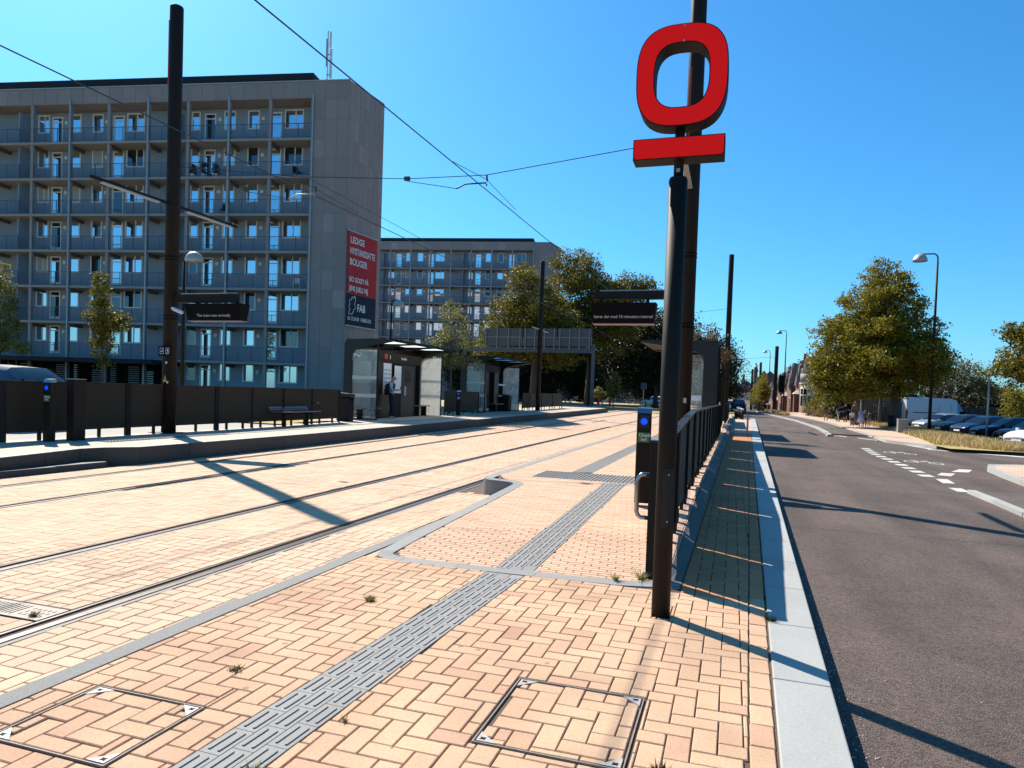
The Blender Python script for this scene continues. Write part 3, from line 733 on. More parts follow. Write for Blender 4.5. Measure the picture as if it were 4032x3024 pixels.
for q, lb in (([(5.05, 41.9), (5.35, 42.0), (5.27, 40.1), (4.87, 39.7)], 'white block just past the end of the dividing kerb'), ([(5.22, 39.7), (5.57, 38.4), (5.45, 37.9), (5.05, 39.2)], 'second white block past the end of the dividing kerb'), ([(5.95, 37.7), (6.54, 36.2), (6.45, 35.7), (5.85, 37.2)], 'single white bar crossing the mouth of the cycle track')):
    tag(MB().poly([(x, y, -.115) for x, y in q][::-1]).build('road_marking', paint), lb, 'road marking')
marks([[(6.95, 33.0), (7.3, 33.1), (7.45, 31.6), (7.15, 31.5)], [(7.15, 31.3), (7.5, 31.4), (7.6, 30.6), (7.3, 30.5)], [(7.25, 30.45), (9.9, 28.8), (20, 25.7), (20, 25.4), (9.65, 28.2), (7.2, 30.1)]], 'long white line with short bars across the mouth of the side street')
# bicycle symbols
def bike_mark(x, y, lab):
    b = MB()
    def P(a, c): return (x+a*.95, y+c, zr(x, y)+.004)
    def ring(cx, cy, r):
        n = 16
        for k in range(n):
            a0, a1 = 2*PI*k/n, 2*PI*(k+1)/n
            b.quad(P(cx+r*math.cos(a0), cy+r*1.9*math.sin(a0)), P(cx+r*math.cos(a1), cy+r*1.9*math.sin(a1)), P(cx+(r-.045)*math.cos(a1), cy+(r-.045)*1.9*math.sin(a1)), P(cx+(r-.045)*math.cos(a0), cy+(r-.045)*1.9*math.sin(a0)))
    def bar(x0, y0, x1, y1, w_=.045):
        d = Vector((x1-x0, y1-y0)).normalized(); nx, ny = -d.y*w_/2, d.x*w_
        b.quad(P(x0+nx, y0+ny), P(x1+nx, y1+ny), P(x1-nx, y1-ny), P(x0-nx, y0-ny))
    ring(0, 0, .2); ring(.62, -.25, .2)
    bar(0, 0, .22, .0); bar(.22, 0, .16, .55); bar(.22, 0, .5, .35); bar(.16, .5, .5, .35); bar(.5, .5, .62, -.25); bar(.42, .62, .58, .5); bar(.1, .62, .24, .58)
    tag(b.build('bicycle_symbol', paint), lab, 'road marking')
bike_mark(5.28, 27.0, 'white bicycle symbol on the asphalt, the one farther from the corner kerb')
bike_mark(5.1, 23.1, 'white bicycle symbol on the asphalt, the nearer of the two')
bike_mark(5.85, 42.6, 'small far white bicycle symbol at the start of the cycle track')

# ------------------------------------------------------------------ left platform
LZ = .30
def zl(y): return LZ+.0045*max(0, min(y, 75)-15)
lp_out = [(-9.9, -2), (-10.12, 4), (-10.25, 7.3), (-10.42, 8.4), (-10.56, 9.05)]
def lpx(y): return interp(y, (-2, 7.3, 8.3, 9.0, 9.35, 9.8, 11, 58), (-10.2, -10.34, -10.42, -10.52, -10.42, -10.06, -10.05, -9.98))
def lpz(y): return interp(y, (-2, 3, 7.5, 9.2, 15, 58), (.10, .12, .27, LZ, LZ, zl(58)))
lp = sheet('left_platform', leftplat, lambda y: [-12.75 if y < 21 else -14.9, -11.5, lpx(y)-.16], [-2, 3, 6, 7.3, 8.3, 9, 9.35, 9.8, 11, 15, 20.9, 21, 30, 40, 50, 58], lambda x, y: lpz(y))
t = thing('platform_edge', 'dark granite face and pale top edge of the platform across the tracks', 'platform edge', (-10.1, 12, 0))
yy = [-2, 3, 6, 7.3, 8.3, 9, 9.35, 9.8, 11]+[12.5+1.5*k for k in range(31)]
yy = [q for q in yy if q <= 58]
for y0, y1 in zip(yy, yy[1:]):
    g = .008
    x0, x1 = lpx(y0), lpx(y1)
    MB().hexa([(x0-.155, y0+g, -.05), (x0, y0+g, -.05), (x1, y1, -.05), (x1-.155, y1, -.05)], [(x0-.155, y0+g, lpz(y0)+.004), (x0, y0+g, lpz(y0)+.004), (x1, y1, lpz(y1)+.004), (x1-.155, y1, lpz(y1)+.004)]).build('edge_stone', granite if False else grand, t, True)
b = MB()
for y0, y1 in zip(yy, yy[1:]):
    x0, x1 = lpx(y0), lpx(y1)
    b.quad((x0-.16, y0, lpz(y0)+.008), (x0-.01, y0, lpz(y0)+.008), (x1-.01, y1, lpz(y1)+.008), (x1-.16, y1, lpz(y1)+.008))
b.build('top_course', granl, t, True)
# end face of the platform
MB().box(-14.9, -9.98, 58.0, 58.15, -.05, zl(58)).build('end_stone', grand, t, True)
# low rough kerb in front of the ramp
t = thing('kerb', 'low dark rough kerb below the ramp of the left platform', 'kerb', (-10.2, 8, 0))
for k in range(11):
    y0 = -1+k*.93; MB().hexa([(-10.38, y0, -.03), (-10.17, y0, -.03), (-10.15, y0+.92, -.03), (-10.36, y0+.92, -.03)], [(-10.36, y0, .085), (-10.19, y0, .09), (-10.17, y0+.92, .085), (-10.34, y0+.92, .09)]).build('kerb_stone', grand, t, True)
# tactile strip on left platform
t = thing('tactile_strip', 'grey studded strip along the sunlit left platform', 'tactile paving', (-11.4, 12, LZ))
MB().box(-11.50, -11.22, 10.2, 13.6, LZ-.02, LZ+.003).build('slab', granite, t, True)
b = MB()
for k in range(44):
    for j in range(3): b.box(-11.48+j*.09, -11.42+j*.09, 10.25+k*.076, 10.29+k*.076, LZ+.003, LZ+.014)
b.build('stud', granite, t, True, kind='stuff')
MB().hexa([(-11.5, 13.6, LZ-.02), (-11.25, 13.6, LZ-.02), (-11.35, 57, .3), (-11.55, 57, .3)], [(-11.5, 13.6, LZ+.004), (-11.25, 13.6, LZ+.004), (-11.35, 57, zl(57)+.004), (-11.55, 57, zl(57)+.004)]).build('guide_line', granite, t, True)

# ------------------------------------------------------------------ panel fences
def panel(y0, y1, x, z0, z1, face=1):
    b = MB().box(x-.008, x+.008, y0, y1, z0, z1); b.box(x-.02, x+.02, y0, y1, z1, z1+.018)
    n = max(2, int((y1-y0)/.9)+1)
    for k in range(n):
        yy_ = lerp(y0+.12, y1-.12, k/(n-1)); b.box(x-.013*1, x+.013, yy_-.012, yy_+.012, z1-.06, z1-.036)
    return b
def fence_run(name, label, x, segs, zf, posts, h0=.16, h1=1.10, xfn=None, group=None, sd=.03):
    xx_ = (lambda y: x) if xfn is None else xfn
    t = thing(name, label, 'fence', (xx_(segs[0][0]), segs[0][0], zf(segs[0][0])), 0, group)
    for y0, y1 in segs:
        xm = xx_((y0+y1)/2); zz = zf((y0+y1)/2)
        panel(y0, y1, xm, zz+h0, zz+h1).build('panel', panelm, t, True)
        for q in (lerp(y0, y1, .25), lerp(y0, y1, .75)):
            MB().box(xm-.02, xm+.02, q-.03, q+.03, zz-.01, zz+h0).build('foot', dark, t, True)
    for q in posts:
        xm = xx_(q); zz = zf(q)
        b = MB().box(xm-sd, xm+sd, q-.025, q+.025, zz-.02, zz+h1+.012); b.build('post', dark, t, True)
    return t
fence_run('panel_fence', 'long dark panel fence along the back of the left platform, behind the bench', -12.5, [(1.0, 3.6), (3.7, 6.35), (6.42, 9.05), (9.17, 11.78), (11.9, 14.5), (14.62, 15.88), (15.98, 17.25), (17.38, 18.7), (18.82, 20.3)], lambda y: LZ, [6.385, 9.07, 9.15, 11.8, 11.88, 14.52, 14.6, 15.93, 17.31, 18.76, 20.33])
fence_run('panel_fence', 'short dark panel fence between the two tram shelters across the tracks', -12.5, [(29.3, 30.6), (30.8, 33.6)], zl, [29.25, 30.7, 33.65])
fence_run('panel_fence', 'dark panel fence at the far end of the left platform', -12.5, [(41.6, 43), (43.1, 46), (46.1, 49), (49.1, 52)], zl, [41.5, 43.05, 46.05, 49.05, 52.05])
rf = [(5.95, 7.38)]; rpost = [7.40]
for k in range(7):
    b0 = 7.50+2.94*k
    rf += [(b0+.05, b0+1.42), (b0+1.47, b0+2.80)]; rpost += [b0+.03, b0+1.445, b0+2.82]
rfl = fence_run('panel_fence', 'dark railing of narrow panels running back from the sign post along the near platform', 0, rf, zp, rpost, h0=.13, h1=1.05, xfn=xf, sd=.034)
rfs = [(5.93+1.47*k, 5.93+1.47*k+1.47) for k in range(14)]
for y0, y1 in rfs:
    z0, z1 = zp(y0), zp(y1)
    MB().hexa([(xf(y0)-.04, y0-.06, z0+1.075), (xf(y0)+.04, y0-.06, z0+1.075), (xf(y1)+.04, y1+.04, z1+1.075), (xf(y1)-.04, y1+.04, z1+1.075)], [(xf(y0)-.04, y0-.06, z0+1.10), (xf(y0)+.04, y0-.06, z0+1.10), (xf(y1)+.04, y1+.04, z1+1.10), (xf(y1)-.04, y1+.04, z1+1.10)]).build('top_rail', darks, rfl, True)
fence_run('panel_fence', 'dark railing on the near platform beyond its shelter', 0, [(39.2+1.47*k, 39.2+1.47*k+1.38) for k in range(9)], lambda y: .25, [39.2+1.47*k-.045 for k in range(10)], h0=.13, h1=1.05, xfn=xf, sd=.05)
# rail end pillar
t = thing('railing_end_pillar', 'squat dark box pillar ending the railing just behind the sign post', 'pillar', (-.585, 5.84, 0))
b = MB().box(-.045, .045, -.06, .06, 0, 1.13); b.build('pillar', dark, t, bevel=.004)
MB().box(-.05, .05, -.065, .065, 1.1305, 1.15).build('cap', darks, t, bevel=.003)
hb = MB().tube([(-.03, 0, .86), (-.11, .0, .86), (-.135, .0, .835), (-.145, 0, .80), (-.145, 0, .55), (-.135, 0, .52), (-.11, 0, .50), (-.03, 0, .50)], .019, 12)
hb.build('grab_rail', stainl, t, smooth=True)

# ------------------------------------------------------------------ stop sign (big O on a post)
t = thing('stop_sign', 'tall dark post topped by a big red letter O over a red bar', 'stop sign', (-.415, 4.87, 0))
MB().tube([(0, 0, -.02), (0, 0, 2.985), (0, 0, 3.0)], [.0635, .0635, .058], 28).build('post', dark, t, smooth=False).data.polygons.foreach_set('use_smooth', [True]*200) if False else None
b = MB().tube([(0, 0, -.02), (0, 0, 2.98)], .0635, 32); b.tube([(0, 0, 2.98), (0, 0, 3.0)], [.0635, .056], 32)
o = b.build('post', dark, t, smooth=True); o.data.polygons.foreach_set('use_smooth', [len(p.vertices) == 4 for p in o.data.polygons])
b = MB().tube([(0, 0, 3.0), (0, 0, 3.36)], .033, 20); o = b.build('mast', dark, t, smooth=True)
MB().box(-.012, .012, -.0365, -.033, 3.03, 3.055).build('seal', lmet, t)
# access plate on post
b = MB()
for k in range(5):
    a0, a1 = math.radians(-105+k*14), math.radians(-105+(k+1)*14); r = .0660
    b.quad((r*math.cos(a0), r*math.sin(a0), .62), (r*math.cos(a1), r*math.sin(a1), .62), (r*math.cos(a1), r*math.sin(a1), 1.02), (r*math.cos(a0), r*math.sin(a0), 1.02))
hp = b.build('hatch', darks, t); hp.modifiers.new('s', 'SOLIDIFY').thickness = .004
for z in (.66, .98):
    a = math.radians(-70); MB().tube([(.066*math.cos(a), .066*math.sin(a), z), (.0705*math.cos(a), .0705*math.sin(a), z)], .006, 10).build('screw', lmet, t)
def superell(rx, rz, n=2.9, k=56, top=1.0):
    out = []
    for i in range(k):
        a = 2*PI*i/k; c, s = math.cos(a), math.sin(a)
        out.append((rx*abs(c)**(2/n)*(1 if c >= 0 else -1), rz*abs(s)**(2/n)*(1 if s >= 0 else -1)))
    return out
def ring_mesh(ro, ri, y0, y1, cz, m_front, m_side):
    b = MB(); n = len(ro); v = [(x, y0, cz+z) for x, z in ro]+[(x, y0, cz+z) for x, z in ri]+[(x, y1, cz+z) for x, z in ro]+[(x, y1, cz+z) for x, z in ri]
    b.v = v
    for k in range(n):
        j = (k+1) % n
        b.f += [(k, j, n+j, n+k), (2*n+j, 2*n+k, 3*n+k, 3*n+j), (j, k, 2*n+k, 2*n+j), (n+k, n+j, 3*n+j, 3*n+k)]; b.m += [m_front, m_front, m_side, m_side]
    return b
OC = 3.662; D0 = -.075
ro, ri = superell(.300, .337), superell(.178, .212, 2.9)
ring_mesh(ro, ri, D0, -D0, OC, 0, 0).build('letter_housing', dark, t)
fo, fi = superell(.293, .330), superell(.185, .219, 2.9)
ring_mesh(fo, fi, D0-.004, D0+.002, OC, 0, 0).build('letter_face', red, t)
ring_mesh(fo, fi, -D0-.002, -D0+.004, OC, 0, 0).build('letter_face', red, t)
MB().box(-.303, .297, D0, -D0, 3.112, 3.252).build('bar_housing', dark, t)
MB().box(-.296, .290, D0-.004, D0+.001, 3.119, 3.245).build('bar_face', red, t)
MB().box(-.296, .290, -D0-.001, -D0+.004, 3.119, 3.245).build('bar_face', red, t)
MB().box(-.02, .02, -.02, .02, 3.2525, 3.335).build('spacer', dark, t)
for z_ in (OC+.322, OC+.222): MB().box(.004, .012, D0-.010, D0-.004, z_-.010, z_+.006).build('clip', lmet, t)
for x_ in (-.29, .0, .285): MB().box(x_-.004, x_+.004, D0-.008, D0-.0045, 3.120, 3.128).build('clip', dark, t)

# ------------------------------------------------------------------ catenary masts
def mast(label, x, y, z0, H, r0=.158, r1=.146, light=True, group='round dark masts carrying the tram wires', arms=True):
    t = thing('catenary_mast', label, 'mast', (x, y, z0), 0, group)
    b = MB().tube([(0, 0, -.05), (0, 0, H-.02), (0, 0, H)], [r0, r1, r1*.93], 28)
    o = b.build('pole', dark, t); o.data.polygons.foreach_set('use_smooth', [len(p.vertices) == 4 for p in o.data.polygons])
    MB().box(-.3, .3, -.3, .3, -.04, .012).build('base_plate', dark, t)
    for z in (2.62, 3.98, 4.05, 2.69):
        MB().tube([(0, 0, z), (0, 0, z+.02)], r0*.985+.006, 24).build('clamp_band', black, t)
    if arms:
        for s in (-1, 1):
            b = MB().box(-.03, .03, s*.15 if s > 0 else -2.15, 2.15 if s > 0 else -.15, 5.23, 5.29); b.build('lamp_arm', dark, t)
            MB().box(-.045, .045, .42 if s > 0 else -1.9, 1.9 if s > 0 else -.42, 5.195, 5.228).build('lamp_tube', lmet, t)
    return t
mL = mast('left mast at the edge of the picture, with the display hanging on its right', -12.47, 12.96, LZ, 9.75)
mR = mast('thick mast rising right behind the red O sign post', -.93, 13.92, .25, 10.6, r0=.158, r1=.148)
mast('far left mast standing by the second shelter', -12.0, 43.3, zl(43), 9.6)
mast('slim looking mast beyond the railing, right of the red sign', -.42, 43.6, .1, 10.1)
mast('dark mast on the grass strip across the road, in front of the small trees', 6.3, 117, .1, 10.2, r0=.30, r1=.28, arms=False)
mast('second dark mast down the road, its top above the small trees', 6.0, 175, -1.4, 12.2, r0=.30, r1=.28, arms=False)
mast('third and farthest dark mast down the right side of the road', 5.6, 235, -1.2, 13, r0=.32, r1=.3, arms=False)
mast('lone far mast standing in the middle of the distant road', 1.0, 250, -1.2, 9.5, r0=.35, r1=.3, arms=False)
for mm_, z0_, z1_ in ((mL, 7.9, 9.4), (mR, 5.6, 7.6)):
    MB().box(-.098, -.068, -.132, -.10, z0_, z1_).build('red_stripe', redc, mm_)
# fittings on left mast
MB().box(-.13, .21, -.205, -.19, 2.02-0.30+.05, 2.25-.30+.05).build('pictogram_sign', black, mL)
for k in (0, 1):
    x0 = -.09+k*.16
    b = MB()
    for (a0, a1, c0, c1) in ((0, .1, 0, .008), (0, .1, .132, .14), (0, .008, .008, .132), (.092, .1, .008, .132)): b.box(x0+a0, x0+a1, -.2065, -.205, 1.82+c0-.0, 1.82+c1)
    if k == 0: b.extr([(x0+.02, 1.87), (x0+.08, 1.87), (x0+.08, 1.885), (x0+.02, 1.885)], lambda a, c: (a, -.2052, c), lambda a, c: (a, -.207, c)); b.extr([(x0+.055, 1.895), (x0+.085, 1.91), (x0+.08, 1.925), (x0+.05, 1.91)], lambda a, c: (a, -.2052, c), lambda a, c: (a, -.207, c))
    else: b.extr([(x0+.03, 1.915), (x0+.05, 1.935), (x0+.085, 1.885), (x0+.06, 1.87)], lambda a, c: (a, -.2052, c), lambda a, c: (a, -.207, c)); b.box(x0+.03, x0+.07, -.207, -.2052, 1.84, 1.85)
    b.build('pictogram', whitet, mL)
b = MB().extr([(.00, 1.18), (.11, 1.18), (.055, 1.33)], lambda a, c: (a, -.192, c), lambda a, c: (a, -.188, c)); b.build('warning_triangle', yellow, mL)
b = MB().poly([(.058, -.194, 1.30), (.045, -.194, 1.25), (.056, -.194, 1.25), (.05, -.194, 1.20), (.068, -.194, 1.262), (.058, -.194, 1.262)]); b.build('lightning_bolt', black, mL)
for x0, z in ((.06, 1.60), (.10, 1.15)): MB().box(x0, x0+.03, -.19, -.175, z, z+.05).build('sticker', whitet, mL)
MB().box(-.12, -.07, -.188, -.17, .98, 1.08).build('sticker', lmet, mL)
MB().box(.02, .08, -.172, -.165, 1.42-.25, 1.52-.25).build('sticker', lmet, mR)
# camera on left mast
t = thing('security_camera', 'white security camera on a bracket below the left display arm', 'camera', (-12.28, 12.8, 3.15))
MB().tube([(.0, 0, .02), (.08, -.02, .0)], .03, 10).build('bracket', white, t)
MB().tube([(.06, -.02, 0), (.34, -.06, -.09)], .042, 14).build('body', white, t, smooth=True)
# displays
def display(label, x0, x1, bx0, bx1, y, zb0, zb1, zd0, zd1, line, lx, tx, lw):
    t = thing('display_board', label, 'display board', ((x0+x1)/2, y, zd0), 0, 'hanging departure displays')
    MB().box(x0, x1, y-.07, y+.07, zb0, zb1).build('arm', dark, t, True, bevel=.004)
    MB().box(x0+.12, x1-.02, y-.012, y+.012, zb1+.012, zb1+.03).build('cable_tube', lmet, t, True)
    for q in (.14, .86):
        c = lerp(bx0, bx1, q); MB().box(c-.03, c+.03, y-.03, y+.03, zd1, zb0).build('hanger', dark, t, True)
    sk = .05
    MB().hexa([(bx0+.04, y-.10, zd0), (bx1-.04, y-.10, zd0), (bx1-.04, y+.12, zd0), (bx0+.04, y+.12, zd0)], [(bx0, y-.17, zd1), (bx1, y-.17, zd1), (bx1, y+.17, zd1), (bx0, y+.17, zd1)]).build('housing', black, t, True)
    MB().box(bx0+.03, bx1-.03, y-.105, y+.13, zd0-.02, zd0-.001).build('bottom_trim', benchw, t, True)
    f = (zd1-zd0); zt = zd0+f*tx
    yo = lerp(-.10, -.17, tx)-.006
    me = place_text('led_text', line, .085, (lx, y+yo, zt), (1, 0, 0), (0, -.07/f, 1), led, t, .001, lw)
    return t
display('left hanging departure display with a lit dotted line near its lower edge', -12.30, -10.62, -11.93, -10.42, 12.96, 3.31, 3.50, 2.90, 3.27, 'The tram runs normally', -11.62, .22, 1.12)
display('right hanging departure display over the near platform with a lit dotted line', -2.76, -1.05, -2.78, -1.50, 13.92, 3.44, 3.60, 2.96, 3.36, 'køres der med 10 minutters interval', -2.72, .25, .93)

# ------------------------------------------------------------------ wires
wm = mat('copper_wire', (.03, .04, .07), .5, metal=.5)
def wire(label, pts, r=.009, cat='wire', group='overhead tram wires'):
    return tag(MB().tube(pts, r, 6).build('overhead_wire', wm), label, cat, group)
def sag(a, b_, s, n=10):
    a, b_ = Vector(a), Vector(b_); return [tuple(a.lerp(b_, i/n)+Vector((0, 0, -s*4*(i/n)*(1-i/n)))) for i in range(n+1)]
wire('contact wire over the near track, crossing high from the top edge', [(-5.55, -12, 5.8), (-5.2, 12.6, 5.8), (-5.02, 43, 6.0), (-5.1, 75, 6.0)], .010)
wire('contact wire over the far track, entering at the upper left edge', [(-9.6, -12, 5.8), (-9.2, 12.6, 5.8), (-9.0, 43, 6.0), (-9.1, 75, 6.0)], .010)
wire('carrying wire above the far track contact wire', [(-9.0, 13.2, 6.02), (-9.02, 24, 5.95), (-9.0, 43, 6.3)], .006)
wire('span wire from the left mast across both tracks to the mast behind the red sign', [(-12.3, 13.0, 6.43), (-9.3, 13.15, 6.07), (-6.71, 13.35, 5.93), (-5.01, 13.5, 5.95), (-1.05, 13.9, 6.53)], .008)
wire('far span wire between the two masts beyond the shelters', [(-12.0, 43.3, 7.0), (-8.9, 43.4, 6.4), (-5.0, 43.5, 6.4), (-.42, 43.6, 7.0)], .009)
wire('wire hanger carrying the near contact wire at the span', [(-5.22, 12.2, 5.82), (-5.0, 13.5, 5.86), (-5.06, 15.7, 5.82)], .006)
wire('wire hanger carrying the far contact wire at the span', [(-9.2, 12.3, 5.82), (-9.0, 13.2, 5.88), (-9.05, 15.4, 5.82)], .006)
for lab, x in (('near', -5.0), ('far', -9.05)):
    t = thing('registration_arm', 'bent steady arm holding the '+lab+' track contact wire', 'steady arm', (x, 13.4, 5.8), 0, 'steady arms')
    MB().tube([(-1.72, -.05, .08), (-.62, 0, -.12)], .007, 6).build('stay_rod', wm, t)
    MB().tube([(-.62, 0, -.12), (-.56, 0, -.10), (-.42, 0, -.04), (.02, 0, -.04), (.05, 0, -.10)], .016, 8).build('arm', lmet if lab == 'far' else wm, t, smooth=True)
    MB().box(-1.78, -1.66, -.09, -.03, .09, .17).build('insulator', bark, t)
    MB().tube([(.0, .1, .15), (.02, .1, .02)], .02, 8).build('insulator', bark, t)
for k, y in enumerate((117, 146, 175, 205, 235)):
    z = 7.6 if y > 130 else 8.6
    wire(['nearest','second','third','fourth','farthest'][k]+' of the thin span wires over the distant road', [(-14, y, z-1.5), (6, y, z)], .02)

# ------------------------------------------------------------------ check-in posts
def checkin(label, x, y, z, rz=0):
    t = thing('checkin_post', label, 'ticket validator', (x, y, z), rz, 'ticket check in posts')
    MB().box(-.085, .085, -.06, .06, 0, 1.10).build('housing', dark, t, bevel=.006)
    MB().hexa([(-.088, -.062, 1.1), (.088, -.062, 1.1), (.088, .062, 1.1), (-.088, .062, 1.1)], [(-.088, -.035, 1.16), (.088, -.035, 1.16), (.088, .062, 1.17), (-.088, .062, 1.17)]).build('cap', stainl, t)
    MB().box(-.062, .062, -.066, -.0605, .925, 1.075).build('reader', darks, t)
    MB().tube([(0, -.0665, 1.0), (0, -.0685, 1.0)], .052, 24).build('reader_ring', darks, t)
    MB().tube([(0, -.069, 1.0), (0, -.071, 1.0)], .040, 24).build('reader_light', blueled, t)
    MB().box(-.068, .068, -.0635, -.0605, .745, .865).build('label', green, t)
    for s_, z_, x_ in (('Check', .815, -.058), ('ind', .765, -.032)):
        o = place_text('label_text', s_, .055, (x_, -.0655, z_), (1, 0, 0), (0, 0, 1), whitet, None, .001); o.parent = t
    return t
checkin('ticket post with blue light beside the near railing, seen left of the sign post', -1.02, 8.6, .21, math.radians(4))
checkin('ticket post with blue light on the left platform next to a second dark pillar', -12.12, 9.72, LZ, math.radians(2))
checkin('small far ticket post standing by the second shelter', -12.2, 30.2, zl(30), 0)
t = thing('fare_pillar', 'plain dark pillar touching the left platform ticket post', 'pillar', (-12.02, 10.22, LZ))
MB().box(-.09, .09, -.16, .10, 0, 1.17).build('housing', dark, t, bevel=.006)
MB().box(-.095, .095, -.165, .105, 1.172, 1.185).build('cap', stainl, t)

# ------------------------------------------------------------------ bench, bins
def bench(label, x, y, z, L=1.9, back=True, rz=0, group=None):
    t = thing('bench', label, 'bench', (x, y, z), rz, group)
    h = L/2
    for k in range(5): MB().box(-.02+k*.085, .055+k*.085, -h, h, .425, .45).build('seat_slat', benchw, t)
    if back:
        for k in range(8):
            z0 = .47+k*.058; x0 = -.06-.28*(k/7)**1.1
            MB().hexa([(x0-.02, -h, z0), (x0, -h, z0), (x0, h, z0), (x0-.02, h, z0)], [(x0-.035, -h, z0+.047), (x0-.013, -h, z0+.047), (x0-.013, h, z0+.047), (x0-.035, h, z0+.047)]).build('back_slat', benchw, t)
    for s in (-.6, .6):
        b = MB().box(.1, .2, s*h-.03, s*h+.03, 0, .36); b.build('leg', dark, t)
        MB().box(-.03, .39, s*h-.025, s*h+.025, .365, .42).build('bracket', dark, t)
    if back:
        for s in (-1, 1):
            MB().tube([(.0, s*(h-.03), .46), (.30, s*(h-.03), .70 if False else .46), (.34, s*(h-.03), .68), (.05 if s > 0 else .30, s*(h-.03), .70)], .013, 8).build('armrest', dark, t)
    return t
bench('slatted bench with backrest against the dark panel fence', -12.38, 17.55, LZ, 1.85)
t = thing('waste_bin', 'dark round waste bin with a domed lid at the left end of the first shelter', 'waste bin', (-12.85, 21.3, LZ))
MB().box(-.24, .24, -.22, .22, 0, .86).build('body', dark, t, bevel=.07)
MB().hexa([(-.26, -.24, .87), (.26, -.24, .87), (.26, .24, .87), (-.26, .24, .87)], [(-.2, -.2, 1.02), (.26, -.2, .98), (.26, .2, .98), (-.2, .2, 1.02)]).build('lid', darks, t, bevel=.03)
MB().box(.245, .262, -.15, .15, .74, .86).build('opening', black, t)
t = thing('waste_bin', 'dark waste bin inside the right end of the second shelter', 'waste bin', (-12.8, 39.2, zl(39)))
MB().box(-.24, .24, -.3, .3, 0, .95).build('body', dark, t, bevel=.05)
MB().box(-.26, .26, -.32, .32, .96, 1.0).build('lid', stainl, t, bevel=.02)

